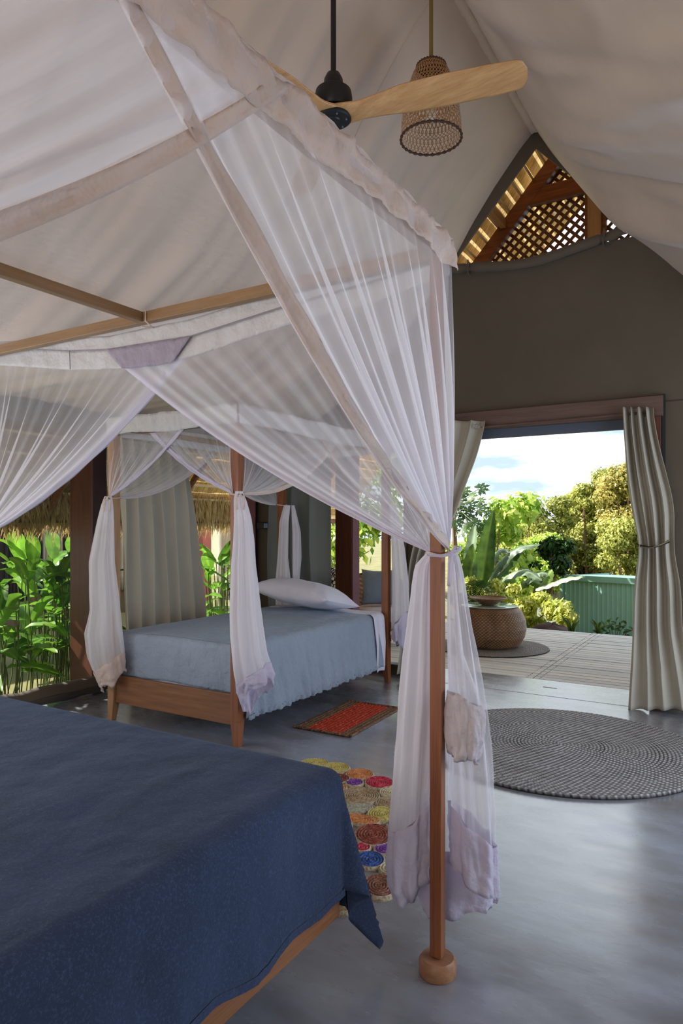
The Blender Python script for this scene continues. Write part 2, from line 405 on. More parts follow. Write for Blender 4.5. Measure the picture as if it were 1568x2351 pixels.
# ceiling lining: one sheet with soft folds
dk = [p[0] for p in PROF]; zk = [p[1] for p in PROF]; dkr = [p[0] for p in PROFR]; zkr = [p[1] for p in PROFR]
ds = np.concatenate([-np.linspace(SIDE, 0, 70), np.linspace(0, SIDE, 70)[1:]])
yy = np.linspace(-3.6, YB+.01, 300)
P = np.zeros((len(ds), len(yy), 3))
for i, d in enumerate(ds):
    ad = abs(d); z0 = np.interp(ad, dk, zk) if d <= 0 else np.interp(ad, dkr, zkr)
    for j, y in enumerate(yy):
        amp = 0.042*min(1, ad/.5)*min(1, (YB-y)/.5+.15)
        sh = (y-3.9) % 2.0; sh = min(sh, 2-sh)             # tension towards panel seams
        if d < 0:
            f = fbm(y*3.2+ad*.55, ad*.35, 1.0, 3)*1.25+.28*fbm(y*6+ad*2.2, ad*.5, 4.0, 2)
        else:
            f = fbm((y+ad*1.5)*1.3, ad*.5, 7.0, 3)*3.4+.7*fbm((y+ad*1.2)*5, ad*.5, 9.0, 2)
        sag = .05*math.sin(PI*min(1, ad/2.2))*(1-sh)
        nx_, nz_ = (.77, .63)
        o_ = amp*f - sag*0.6
        P[i, j] = (XR+d+(1 if d > 0 else -1)*o_*nx_*min(1, ad*3), y, z0+o_*nz_)
ce = tag(grid('ceiling', P, M['canvas_in']), kind='structure')
CP = P
for y in (-0.07, 1.93, 3.93):
    jj = int(np.argmin(abs(yy-y))); ii = [i for i, d in enumerate(ds) if -2.2 < d < -.1]
    tag(MB().tube([tuple(CP[i, jj]+np.array((.002, 0, -.002))) for i in ii], .0028, 5).build('ceiling_seam', plain('seam_pale', srgb(206, 190, 174), .9), ce))
# gathered ridge seam with its cord
P = np.zeros((260, 7, 3))
for i in range(260):
    y = -3.5+i*(9.35/259)
    for j in range(7):
        a = PI*j/6; r = .035+.014*fbm(y*14, j*.8)
        P[i, j] = (XR+r*1.1*math.cos(a)+.006*fbm(y*9, 2), y, 4.83-r*.9*math.sin(a))
tag(grid('ridge_gather', P, M['canvas_in'], ce), 'gathered cloth along the ridge')
tag(MB().tube([(XR+.045+.006*math.sin(y*7), y, 4.80) for y in np.linspace(-3.5, 5.8, 60)], .006, 6).build('ridge_cord', plain('grey_cord', srgb(92, 88, 86), .8), ce, True), 'grey cord')

# roll of canvas under the gable vent, with straps
roll = thing('vent_flap', (XR, YB-.05, 3.7), 'rolled up olive canvas flap sagging under the triangular gable vent', 'flap')
pts = []
P = np.zeros((70, 12, 3))
for i in range(70):
    t = i/69; x = -2.62+t*1.84; sag = -.07*math.sin(PI*t)+.02*math.sin(9*t)
    z = 3.795+sag+(.02 if t > .9 else 0)
    pinch = 1-.35*math.exp(-((x+2.20)/.03)**2)-.35*math.exp(-((x+1.05)/.03)**2)
    r = (.038+.007*fbm(x*3, 2))*pinch*(1 if .04 < t < .96 else .5)
    for j in range(12):
        a = 2*PI*j/12; P[i, j] = (x, YB-.05+r*math.cos(a), z+r*1.1*math.sin(a)+.004*fbm(x*8, j))
grid('canvas_roll', P, M['canvas_wall'], roll, closed_v=True)
for x, z in ((-2.20, 3.755), (-1.05, 3.775)):
    s_ = MB(); r = .05
    s_.tube([(x, YB-.05+r*math.cos(a), z+r*1.15*math.sin(a)) for a in np.linspace(0, 2*PI, 14)], .006, 5)
    s_.tube([(x+.01, YB-.105, z+.06), (x+.012, YB-.108, z-.01)], .007, 6)
    s_.build('strap', M['canvas_wall'], roll, True)

# ------------------------------------------------------------------ door frame in the gable wall
df_ = MB().mm(DX0-.06, DX1+.09, YB-.07, YB-.005, DZ-.06, DZ+.10)
d1 = tag(df_.build('door_1', M['redwood_x'], bevel=.004), kind='structure')
MB().mm(DX1-.01, DX1+.075, YB-.07, YB-.005, 0, DZ-.06).build('door_jamb', M['redwood'], d1, bevel=.004)
MB().mm(DX0-.07, DX0, YB-.07, YB-.005, 0, DZ-.06).build('door_jamb', M['redwood'], d1, bevel=.004)
MB().mm(DX1+.078, DX1+.10, YB-.03, YB-.005, 0.1, DZ+.115).build('edge_piping', plain('dark_piping', srgb(40, 42, 42), .7), d1)
MB().mm(DX0+.02, DX1, YB+.03, YB+.10, DZ-.13, DZ-.02).build('canvas_valance', plain('slate_canvas', srgb(92, 98, 112), .8), d1)
MB().mm(DX0, DX1, YB-.05, YB+.52, -.005, .002).build('threshold', M['concrete'], d1)
MB().tube([(DX0+.04, YB-.10, DZ-.055), (DX1-.02, YB-.10, DZ-.03)], .011, 8).build('curtain_rod', M['redwood_x'], d1, True)
MB().mm(-1.62, -1.50, 6.15, 6.165, 0.001, 0.006).build('floor_bolt', M['steel'], d1)

# opening beside the bed
w1 = tag(MB().mm(OX0-.03, OX1+.03, YB-.03, YB+.03, OZ, OZ+.06).build('window_1', M['canvas_wall']), kind='structure')
MB().mm(OX0-.02, OX0+.01, YB-.02, YB+.02, .1, OZ).build('piping', M['grey_canvas'], w1)
MB().mm(OX1-.01, OX1+.02, YB-.02, YB+.02, .1, OZ).build('piping', M['grey_canvas'], w1)

# skirting line at the foot of the wall between the openings
tag(MB().mm(OX1, DX0-.07, YB-.02, YB-.004, 0.0, .025).build('baseboard_back', plain('pale_batten', srgb(150, 150, 156), .6)), kind='structure')

# ------------------------------------------------------------------ great thatched roof over the tent
RZ, RS = 6.65, 1.117
def roofz(x): return RZ-RS*abs(x-XR)
EX = 4.53
m, nt, out = newmat('palm_thatch')
a = noise_tex(nt, 1.0, 5, 0.65, mscale=(7, 60, 7)); b = noise_tex(nt, 2.0, 3, 0.5)
mx = N(nt, 'ShaderNodeMix', data_type='FLOAT'); mx.inputs[0].default_value = 0.3; nt.links.new(a, mx.inputs[2]); nt.links.new(b, mx.inputs[3])
col = ramp(nt, mx.outputs[0], [(0.34, srgb(140, 114, 74)), (0.52, srgb(216, 188, 134)), (0.66, srgb(248, 232, 184))])
pbsdf(nt, out, col, 0.85, 0.1, bump(nt, a, 0.5, 0.02), trans=0.22); M['thatch'] = m
M['lath'] = plain('bamboo_lath', srgb(232, 214, 176), .5)
M['pole'] = wood('round_pole', srgb(96, 50, 26), srgb(150, 88, 48), 0)
rf = thing('thatched_roof', (XR, 2.5, RZ), 'great palm thatched roof over the tent seen from below', 'roof')
rf['kind'] = 'structure'; 
Y0, Y1 = -5.0, 10.18
for s in (-1, 1):
    # overlapping shingle rows of palm
    rows = 40
    for k in range(rows):
        d0, d1_ = EX*k/rows, EX*(k+1)/rows+.06
        P = np.zeros((120, 2, 3))
        for i in range(120):
            y = Y0+(Y1-Y0)*i/119
            j_ = .02*fbm(y*5, k*3.3)
            P[i, 0] = (XR+s*d0, y, RZ-RS*d0+.02)
            P[i, 1] = (XR+s*(d1_+j_*.4), y, RZ-RS*d1_-.045+j_)
        o = grid('thatch_row', P, M['thatch'], rf, uvs=(60, 1))
for s in (-1, 1):
    for k in range(1, 31):
        d = EX*k/30.5
        if s > 0 and k > 14: continue
        z = RZ-RS*d-.075
        y0 = 5.95 if d < 3.0 else 1.5
        MB().beam((XR+s*d, y0, z), (XR+s*d, Y1-.05, z), .028, .012, (s*RS, 0, 1)).build('lath', M['lath'], rf)
    for y in ([6.6, 7.7] if s < 0 else [7.4]):
        MB().tube([(XR+s*.1, y, RZ-RS*.1-.14), (XR+s*3.2, y, RZ-RS*3.2-.14)], .045, 10).build('roof_pole', M['pole'], rf, True)
for y in (2.4, 3.35, 4.3, 5.2, 6.0):
    MB().tube([(XR-3.1, y, RZ-RS*3.1-.14), (XR-EX+.05, y, RZ-RS*(EX-.05)-.14)], .035, 8).build('roof_pole', M['pole'], rf, True)
# gable truss at Y = 8.5
YG = 8.5
for s in (-1, 1):
    MB().beam((XR, YG, 6.42), (XR+s*EX*.98, YG, 6.42-RS*EX*.98), .10, .17, (0, 0, 1)).build('rafter', M['rafter'], rf, bevel=.006)
MB().mm(XR-.82, XR+.82, YG-.045, YG+.05, 5.42, 5.62).build('collar_beam', M['rafter'], rf, bevel=.006)
MB().mm(XR-.075, XR+.075, YG-.10, YG+.05, 4.45, 5.36).build('king_post', M['palepost'], rf, bevel=.006)
MB().mm(XR-.12, XR-.075, YG-.03, YG+.07, 4.45, 5.42).build('king_post_backing', M['rafter'], rf)
MB().mm(XR+.075, XR+.12, YG-.03, YG+.07, 4.45, 5.42).build('king_post_backing', M['rafter'], rf)
MB().mm(XR-2.0, XR+2.0, YG-.06, YG+.06, 4.32, 4.48).build('tie_beam', M['rafter'], rf, bevel=.006)
MB().mm(XR-EX, XR-EX+.06, Y0, Y1, RZ-RS*EX-.12, RZ-RS*EX-.04).build('eave_board', M['pole'], rf)
# small brace between the roof poles
MB().beam((-2.72, 7.72, 5.25), (-2.72, 8.44, 5.25), .07, .10).build('roof_brace', M['palepost'], rf)
MB().beam((XR-.1, (Y0+5.9)/2, RZ+.06-RS*.1), (XR-EX, (Y0+5.9)/2, RZ+.06-RS*EX), 5.9-Y0, .03).build('sun_block_backing', M['thatch'], rf)  # unseen backing added over the left slope to stop sun shining through
# lattice: strips crossing at 45 degrees, each one a lath of its own
M['lattice'] = wood('lattice_wood', srgb(88, 50, 28), srgb(128, 78, 44), 0)
def clip_strip(cx, dirx, yoff):
    """centre line x = cx + dirx*(z-4.48), inside the gable triangle"""
    zs = np.linspace(4.48, 6.25, 200); ok = []
    for z in zs:
        x = cx+dirx*(z-4.48)
        if abs(x-XR) < (6.44-z)/RS-.02: ok.append(z)
    if len(ok) < 6: return
    za, zb = ok[0], ok[-1]
    MB().beam((cx+dirx*(za-4.48), YG+.07+yoff, za), (cx+dirx*(zb-4.48), YG+.07+yoff, zb), .010, .038, (0, 0, 1)) \
        .build('lattice_strip', M['lattice'], rf)
for k in range(-26, 27):
    clip_strip(XR+k*.125, 1.0, 0.0)
    clip_strip(XR+k*.125, -1.0, .013)
# palm fringe along the eave
v, f = [], []
r_ = random.Random(3)
for k in range(5200):
    y = r_.uniform(1.2, 8.2); x = XR-EX+r_.uniform(-.02, .25); z = roofz(x)-.05+r_.uniform(-.03, .03)
    L = r_.uniform(.14, .30); w = r_.uniform(.004, .011); dx = r_.uniform(-.12, .05); dy = r_.uniform(-.09, .09)
    b0 = len(v)
    v += [(x, y-w, z), (x, y+w, z), (x+dx*.5, y+dy*.5+w, z-L*.55), (x+dx*.5, y+dy*.5-w, z-L*.55), (x+dx, y+dy, z-L)]
    f += [(b0, b0+1, b0+2, b0+3), (b0+3, b0+2, b0+4)]
fr = link_mesh('eave_fringe', v, f, M['thatch'], rf); fr['kind'] = 'stuff'

# ------------------------------------------------------------------ porch / wall posts
M['mauve'] = cloth('mauve_weave', srgb(122, 82, 88), .8, .25, 60, .4)
M['brown_weave'] = cloth('brown_weave', srgb(70, 46, 42), .8, .3, 60, .4)
def post(name, x0, x1, y0, y1, z1, label, face=None, mat=None, facemat='mauve'):
    t = thing(name, ((x0+x1)/2, (y0+y1)/2, 0), label, 'post')
    MB().mm(x0, x1, y0, y1, -0.1, z1).build('shaft', mat or M['redwood'], t, bevel=.006)
    if face: MB().mm(*face).build('woven_face', M[facemat], t)
    return t
post('roof_post', -5.25, -4.95, 3.97, 4.13, 2.9, 'broad red brown timber post at the left tent wall beside the taupe curtain',
     (-4.949, -4.944, 3.985, 4.12, 0, 2.5), facemat='brown_weave')
post('roof_post', -4.90, -4.64, YB-.09, YB-.03, 2.4, 'dark corner post with a mauve woven face carrying the small black wall light', (-4.71, -4.60, YB-.105, YB-.088, 0, 2.3), M['redwood'])
post('roof_post', -4.02, -3.80, 6.50, 6.66, 4.0, 'red brown porch post with a mauve woven side behind the bed', (-3.799, -3.794, 6.51, 6.65, 0, 3.0))

# small wall light
wlp = U(606, 1207, Y=YB-.12)
wl_ = thing('wall_light', wlp, 'small black box wall light on the mauve woven post', 'wall light')
mb = MB(); mb.box(tuple(wlp+np.array((0, -.03, 0))), (.09, .07, .07)); mb.build('housing', M['black'], wl_, bevel=.006)
MB().box(tuple(wlp+np.array((.048, -.03, 0))), (.008, .05, .05)).build('lens', plain('lens_glass', srgb(160, 176, 190), .1), wl_)
MB().box(tuple(wlp+np.array((-.03, .008, 0))), (.10, .016, .03)).build('bracket', M['black'], wl_)

# ------------------------------------------------------------------ timber deck
M['deck'] = [wood('deck_plank_%d' % i, srgb(*c1), srgb(*c2), 0, 1.0, .6, .3) for i, (c1, c2) in enumerate([((202, 202, 206), (232, 233, 236)), ((192, 193, 197), (224, 226, 230)), ((210, 208, 208), (238, 237, 237))])]
dk_ = thing('deck', (-1.8, 8.0, -.01), 'weathered grey timber deck of narrow boards outside the doorway', 'deck'); dk_['kind'] = 'structure'
npl = 26; y0, y1 = 6.455, 9.58; pw = (y1-y0)/npl
r_ = random.Random(5)
for row, (xa, xb) in enumerate(((-6.4, -1.805), (-1.795, 2.2))):
    for k in range(npl):
        yc = y0+pw*(k+.5); dz = r_.uniform(-.002, .002)
        MB().mm(xa, xb, yc-pw*.435, yc+pw*.435, -.035+dz, -.002+dz).build('deck_board', M['deck'][r_.randrange(3)], dk_, bevel=.003)
scr = MB()
for k in range(npl):
    yc = y0+pw*(k+.5)
    for x in (-1.86, -1.74, -3.2, -.6):
        for dy in (-.025, .025): scr.box((x, yc+dy, -.001), (.010, .010, .003))
o = scr.build('screws', M['black'], dk_); o['kind'] = 'stuff'
MB().mm(-6.4, 2.2, y0, y1, -.20, -.12).build('gap_shade_sheet', plain('deck_shadow_timber', srgb(30, 26, 24), .9), dk_)  # one flat sheet, coloured near black as the shade in the board gaps
# ================================================================== BEDS, NETS AND FURNISHINGS
M['foot_wood'] = wood('foot_wood', srgb(136, 94, 66), srgb(176, 130, 98), 0)
# ---- big canopy frame
CX0, CX1, CYH, CYF, CZ = -3.53, -0.877, -0.25, 2.047, 2.35
cf = thing('canopy_frame', (CX1, CYF, 0), 'tall square-posted wooden canopy frame standing around the blue covered bed', 'canopy frame')
ZB = CZ
for (x, y) in ((CX1, CYF), (CX0, CYF), (CX1, CYH), (CX0, CYH)):
    p = MB().box((x, y, (ZB+.06)/2), (.040, .036, ZB-.06)).build('post', M['post'], cf, bevel=.002)
    MB().lathe([(.0, .0), (.056, .0), (.060, .006), (.060, .044), (.052, .056), (.0, .056)], (x, y, 0), 40, cap=False).build('post_foot', M['foot_wood'], p, True)
MB().mm(CX0-.02, CX1+.02, CYF-.017, CYF+.017, ZB-.045, ZB).build('beam', M['beam_x'], cf, bevel=.002)
MB().mm(CX0-.02, CX1+.02, CYH-.017, CYH+.017, ZB-.045, ZB).build('beam', M['beam_x'], cf, bevel=.002)
for x in (CX0, CX1, -2.225):
    MB().mm(x-.017, x+.017, CYH+.017, CYF-.018, ZB-.043, ZB-.001).build('beam', M['beam_y'], cf, bevel=.002)

# ---- big bed
BX0, BX1, BYH, BYF, BZ = -3.14, -1.145, -0.20, 1.88, 0.665
bb = thing('double_bed', (BX1, BYF, 0), 'wide low wooden double bed under the blue bedspread in the foreground', 'bed')
MB().mm(BX1-.03, BX1, BYH, BYF, .19, .37).build('side_rail', M['bedwood_y'], bb, bevel=.003)
MB().mm(BX0, BX0+.03, BYH, BYF, .19, .37).build('side_rail', M['bedwood_y'], bb, bevel=.003)
MB().mm(BX0+.03, BX1-.03, BYF-.03, BYF-.002, .19, .37).build('foot_rail', M['bedwood_x'], bb, bevel=.003)
MB().mm(BX0+.03, BX1-.03, BYH, BYH+.03, .19, .37).build('head_rail', M['bedwood_x'], bb, bevel=.003)
for x in (BX0+.35, BX1-.35):
    for y in (BYH+.3, BYF-.35): MB().mm(x-.035, x+.035, y-.035, y+.035, 0, .22).build('leg', M['post'], bb)
MB().mm(BX0+.03, BX1-.03, BYH+.03, BYF-.03, .22, .34).build('slat_base', M['bedwood_x'], bb)
MB().mm(BX0+.04, BX1-.04, BYH+.04, BYF-.06, .34, .60).build('mattress', M['sheet'], bb, bevel=.04)

def drape1(l, r=.06):
    l = np.asarray(l, float)
    arc = r*PI/2
    h = np.where(l < 0, l, np.where(l < arc, r*np.sin(np.clip(l, 0, arc)/r), r))
    z = np.where(l < 0, 0, np.where(l < arc, -(r-r*np.cos(np.clip(l, 0, arc)/r)), -(r+l-arc)))
    return h, z
def interp2(tab, t):
    k = [p[0] for p in tab]
    return np.array([np.interp(t, k, [p[1] for p in tab]), np.interp(t, k, [p[2] for p in tab])])
FOLD = [(0, 0, 0), (8, .07, .02), (15, .17, .05), (21, .24, .11), (26, .21, .12), (34, .05, .05), (40, .03, .04), (47, .13, .10), (53, .21, .17), (60, .13, .17), (70, .02, .10), (80, .06, .05), (90, 0, 0)]
def bedspread(name, x0, x1, y0, y1, zt, over_r, over_f, over_l, mat, parent, r=.06, corner=True, res=.018, wrk=1.0):
    A = np.arange(-(x1-x0)-over_l, over_r+1e-6, res); B = np.arange(-(y1-y0), over_f+1e-6, res)
    P = np.zeros((len(A), len(B), 3))
    for i, a in enumerate(A):
        for j, b in enumerate(B):
            la = a; lb = b
            yw = y1-r+min(b, 0); xw = x1-r+min(a, 0)
            bul = .010*fbm(xw*1.6, yw*1.6, 2)+.004*fbm(xw*7, yw*5, 5)*wrk
            if a > 0 and b > 0 and corner:
                rho = math.hypot(a, b); ph = math.degrees(math.atan2(b, a))
                h, z = drape1(rho, r); c_, s_ = math.cos(math.radians(ph)), math.sin(math.radians(ph))
                F = interp2(FOLD, ph); k = max(0, rho-.10)
                x = x1-r+float(h)*c_+k*F[0]*1.0+r*0; y = y1-r+float(h)*s_+k*F[1]*1.0
                if rho < r*1.6:
                    pass
                z = zt+float(z)*(1-.05*math.hypot(*F)); 
                # keep rounding continuous
                P[i, j] = (x, y, z+bul*max(0, 1-rho/.2)); continue
            x, y, z = x1, y1, zt
            if a > 0:
                h, dz = drape1(a, r); x = x1-r+float(h); z = zt+float(dz)
                k = max(0, a-.06)
                x += k*(.035+.055*fbm(yw*4.2, 1.1, a*.8)+.018*math.sin(yw*23+2*fbm(yw*3, 4)))*wrk
                z += k*.05*fbm(yw*2.2, 9)+.010*math.sin(yw*17)*k/.4
                y = yw
            elif a < -(x1-x0):
                l = -(x1-x0)-a; h, dz = drape1(l, r); x = x0-r-float(h); z = zt+float(dz); y = yw
            else:
                x = xw
                if b <= 0: y = yw; 
                if -a < r: pass
            if b > 0 and a <= 0:
                h, dz = drape1(b, r); y = y1-r+float(h); z = zt+float(dz)
                k = max(0, b-.06); y += k*(.03+.05*fbm(xw*4, 3.1, b)+.012*math.sin(xw*21))*wrk
            if a <= 0 and b <= 0: z = zt+bul
            P[i, j] = (x, y, z)
    return grid(name, P, mat, parent, thick=.004)
# rounded edges: shift the inner edge by the radius
bs = thing('bedspread', (-2.1, .9, .66), 'heavy navy blue woven bedspread draped over the double bed in the foreground', 'bedspread')
bedspread('cover', BX0-.005, BX1+.018, BYH+.0, BYF+.03, BZ, .425, .50, .40, M['blue'], bs)
# stitched hem at the side edge
P = []
for yv in np.linspace(BYH, BYF-.02, 130):
    a = .425; k = a-.06
    x = BX1+.018+k*(.035+.055*fbm(yv*4.2, 1.1, a*.8)+.018*math.sin(yv*23+2*fbm(yv*3, 4)))
    z = BZ+float(drape1(a)[1])+k*.05*fbm(yv*2.2, 9)+.010*math.sin(yv*17)*k/.4
    P.append([(x+.003, yv, z+.022), (x+.004, yv, z-.001)])
grid('hem', np.array(P), M['blue'], bs)

# ---- nets
def net_panel(parent, Tf, K, sag, nrm, dens=(.16, .6, .55), hem=.05, nu=110, nv=46, pleat=.012, hemmat=None, seed=0, name='net_panel', fold=0.0, pw=1.0):
    """Tf(u) top line, K gathering point at the tie"""
    K = np.array(K, float); nrm = np.array(nrm, float)
    us = np.linspace(0, 1, nu); vs = np.linspace(0, 1, nv)
    P = np.zeros((nu, nv, 3)); D = np.zeros((nu, nv))
    for i, u in enumerate(us):
        T = np.array(Tf(u)); L = np.linalg.norm(K-T)
        uu = u
        for j, v in enumerate(vs):
            p = T*(1-v)+K*v
            p[2] -= sag*4*v*(1-v)*(u**1.5)
            w = math.sin(PI*v)**.7
            p += nrm*(pleat*w*(math.sin(u*95+3*fbm(u*5, seed))+.8*math.sin(u*37+seed)) + .02*w*(1-u))
            P[i, j] = p
            str_ = .5+.5*math.sin(u*60+5*fbm(u*9, seed+3))
            D[i, j] = dens[0]+dens[1]*v**2.2+dens[2]*max(0, u)**5*(.3+.7*v**.5)+.10*str_*v+.06*fbm(u*30, v*2, seed)
    D = np.clip(D, .05, .97)
    o = grid(name, P, M['net'], parent, dens=D, uvs=(1, 1))
    if hem:
        Hm = np.zeros((nv, 5, 3))
        Lt = np.linalg.norm(np.array(Tf(1))-np.array(Tf(0)))
        for j, v in enumerate(vs):
            for q in range(5):
                du = hem*q/4/max(.05, Lt*(1-v)+.03)
                u = max(0.4, 1-du)
                x = u*(nu-1); i0 = int(min(nu-2, math.floor(x))); t = x-i0
                p = P[i0, j]*(1-t)+P[i0+1, j]*t
                Hm[j, q] = p+nrm*(.006+.003*math.sin(v*40+q))
        grid('hem_band', Hm, hemmat or M['cotton'], parent, thick=.0015)
    return o
def band(parent, f_top, f_bot, nrm, n=140, m=7, mat=None, amp=.006, seed=0, name='top_band'):
    P = np.zeros((n, m, 3)); nrm = np.array(nrm, float)
    for i in range(n):
        t = i/(n-1); a, b = np.array(f_top(t)), np.array(f_bot(t))
        for j in range(m):
            s = j/(m-1); p = a*(1-s)+b*s
            P[i, j] = p+nrm*(amp*(fbm(t*26, s*1.5, seed)*2+.25*math.sin(t*70+9*fbm(t*6, seed)+3*s)))+np.array((0, 0, .5*amp*fbm(t*30, s, seed+5)*(1 if j in (0, m-1) else .4)))
    return grid(name, P, mat or M['cotton'], parent, thick=.0012)
RV = np.array((CY, SY, 0.)); FV = np.array((-SY, CY, 0.))
def UD(px, py, d):
    return FV*d+RV*((px-784)/FPX*d)+np.array((0, 0, CAMZ+(HORIZ-py)/FPX*d))
def bundle(parent, rows, d, yb, yh=None, dens=.55, hemmat=None, seed=0, nu=90, nv=44, depth=.6, name='net_fall', folds=7, only_hem=False, amp=.16, dshift=0.0):
    """cloth gathered at the tie and falling free: rows (y, left, right) as seen; yb(th) bottom, yh(th) top of the cotton border"""
    ks = [r[0] for r in rows]; Ls = [r[1] for r in rows]; Rs = [r[2] for r in rows]; yt = rows[0][0]
    def pt(th, y):
        L, R = np.interp(y, ks, Ls), np.interp(y, ks, Rs); c = (L+R)/2; a = (R-L)/2
        t = (y-yt)/200.0; q_ = max(0, min(1, (y-yt)/(ks[-1]-yt))); am = amp*(1.15-.75*q_)
        k = 1-am+am*math.sin(folds*th+seed+.8*math.sin(t+seed))+.4*am*(1-q_)*math.sin((folds*2+3)*th+2*seed+t)+(.06+.16*q_)*fbm(math.cos(th)*1.3+seed, math.sin(th)*1.3, t*.8)
        p = UD(c, y, d+dshift); aw = a/FPX*d
        return p+RV*(aw*k*math.cos(th))+FV*((aw*depth+.012)*k*math.sin(th))
    ths = np.linspace(0, 2*PI, nu, endpoint=False)
    top = yh if yh is not None else yb
    if not only_hem:
        P = np.zeros((nu, nv, 3)); D = np.zeros((nu, nv))
        for i, th in enumerate(ths):
            for j in range(nv):
                v = j/(nv-1); y = yt+(top(th)-yt)*v; P[i, j] = pt(th, y)
                D[i, j] = dens+.35*max(0, 1-v*5)+.22*fbm(math.cos(th)*3, math.sin(th)*3, seed+v)
        grid(name, P, M['net'], parent, dens=np.clip(D, .1, .95), closed_u=True, uvs=(.42, 1))
    if yh is not None:
        m_ = 14; P = np.zeros((nu, m_, 3))
        for i, th in enumerate(ths):
            for j in range(m_):
                y = yh(th)+(yb(th)-yh(th))*j/(m_-1); q = pt(th, y+9*fbm(math.cos(th)*1.2+seed, math.sin(th)*1.2, j*.1))
                q = q+(RV*math.cos(th)+FV*math.sin(th))*.012*fbm(math.cos(th)*2.2, math.sin(th)*2.2, j*.3+seed)*(j/m_+.3)
                P[i, j] = q+RV*.002*math.cos(th)+np.array((0, 0, .002*math.sin(3*th+j)))
        grid('hem_border', P, hemmat or M['cotton_lilac'], parent, closed_u=True, thick=.0015)
def tie(parent, p, r=.03, mat=None, seed=0, tail=.10, post=(.02, .02)):
    p = np.array(p, float); mb = MB()
    px_, py_ = post
    loop = [(p[0]+px_*1.25*math.cos(a), p[1]+py_*1.25*math.sin(a), p[2]+.004*math.sin(a*2)) for a in np.linspace(0, 2*PI, 17)]
    mb.tube(loop, .0055, 6)
    o = mb.build('tie', M['cotton'], parent, True)
    return o
def knot(parent, p, tail=.09, seed=0):
    p = np.array(p, float)
    for s in (-1, 1):
        pts = [p, p+RV*.012*s+np.array((0, 0, .012)), p+RV*.024*s+np.array((0, 0, -.01)), p+RV*.02*s-FV*.01+np.array((0, 0, -tail))]
        P = np.array([[q-RV*.006, q+RV*.006] for q in pts])
        grid('tie_tail', P, M['cotton'], parent, thick=.0015)
    MB().lathe([(.0, -.010), (.010, -.006), (.012, 0), (.010, .007), (0, .010)], tuple(p), 10, cap=False).build('tie_knot', M['cotton'], parent, True)

# big net
bn = thing('mosquito_net', ((CX0+CX1)/2, 1.0, CZ), 'large white mosquito net hung over the canopy frame of the blue covered bed', 'mosquito net')
YP = CYF+.035
cordL = [(-40, 800), (0, 800), (160, 806), (245, 803), (440, 772), (640, 708), (860, 645), (1018, 592)]
upL = [(-40, 786), (0, 784), (250, 772), (300, 760), (430, 735), (630, 672), (900, 600), (1018, 568)]
lowL = [(-40, 836), (0, 838), (160, 848), (270, 845), (380, 830), (430, 820), (650, 745), (860, 690), (1018, 630)]
def line_on(L, Y):
    pts = [U(a, b, Y=Y) for a, b in L]
    xs_ = [p[0] for p in pts]; zs_ = [p[2] for p in pts]
    return lambda x: float(np.interp(x, xs_, zs_))
zc, zu, zl = line_on(cordL, YP), line_on(upL, YP), line_on(lowL, YP)
XA = CX0+.02; XB = CX1+.022
fx = lambda t: XA+(XB-XA)*t
band(bn, lambda t: (fx(t), YP, zu(fx(t))), lambda t: (fx(t), YP+.004, zc(fx(t))), (0, 1, 0), amp=.003, seed=1, mat=M['cotton_white'])
band(bn, lambda t: (fx(t), YP+.012, zc(fx(t))+.003), lambda t: (fx(t), YP+.012, zl(fx(t))), (0, 1, 0), amp=.003, seed=2, mat=M['cotton_white'])
MB().tube([(fx(t), YP-.004, zc(fx(t))) for t in np.linspace(0, 1, 60)], .0022, 5).build('piping', plain('grey_piping', srgb(150, 142, 150), .8), bn, True)
xv = float(U(162, 820, Y=YP)[0]); MB().tube([(xv, YP-.006, zc(xv)), (xv, YP-.002, zl(xv))], .0022, 5).build('piping', plain('grey_piping2', srgb(150, 142, 150), .8), bn, True)
# net between the beam and the cotton band
P = np.zeros((60, 5, 3)); D = np.full((60, 5), .42)
for i in range(60):
    x = fx(i/59)
    for j in range(5):
        s = j/4; P[i, j] = (x, CYF+.02+(YP-CYF-.02)*s, (CZ+.004)*(1-s)+zu(x)*s)
grid('net_strip', P, M['net'], bn, dens=D)
x_r = float(U(245, 803, Y=YP)[0]); x_l = float(U(440, 775, Y=YP)[0])
Kf = U(992, 1271, Y=CYF+.03)
net_panel(bn, lambda u: (XB-.005+(x_r-XB)*u, YP+.016, zc(XB+(x_r-XB)*u)-.02), Kf, .075, (0, 1, 0), dens=(.20, .34, .60), hem=.045, hemmat=M['cotton_lilac'], seed=1)
net_panel(bn, lambda u: (CX0+(x_l-CX0)*u, YP+.024, zc(CX0+(x_l-CX0)*u)-.02), (CX0, YP, 1.37), .10, (0, 1, 0), dens=(.20, .34, .60), hem=.04, hemmat=M['cotton_lilac'], seed=2)
# overlap gusset of the two foot panels
band(bn, lambda t: (x_r+(x_l-x_r)*t, YP-.006, zc(x_r+(x_l-x_r)*t)), lambda t: (x_r+.10+(x_l-x_r-.20)*t, YP-.004, zl(x_r+(x_l-x_r)*t)-.012), (0, 1, 0), n=24, mat=M['cotton_mauve'], amp=.003, name='overlap_band')
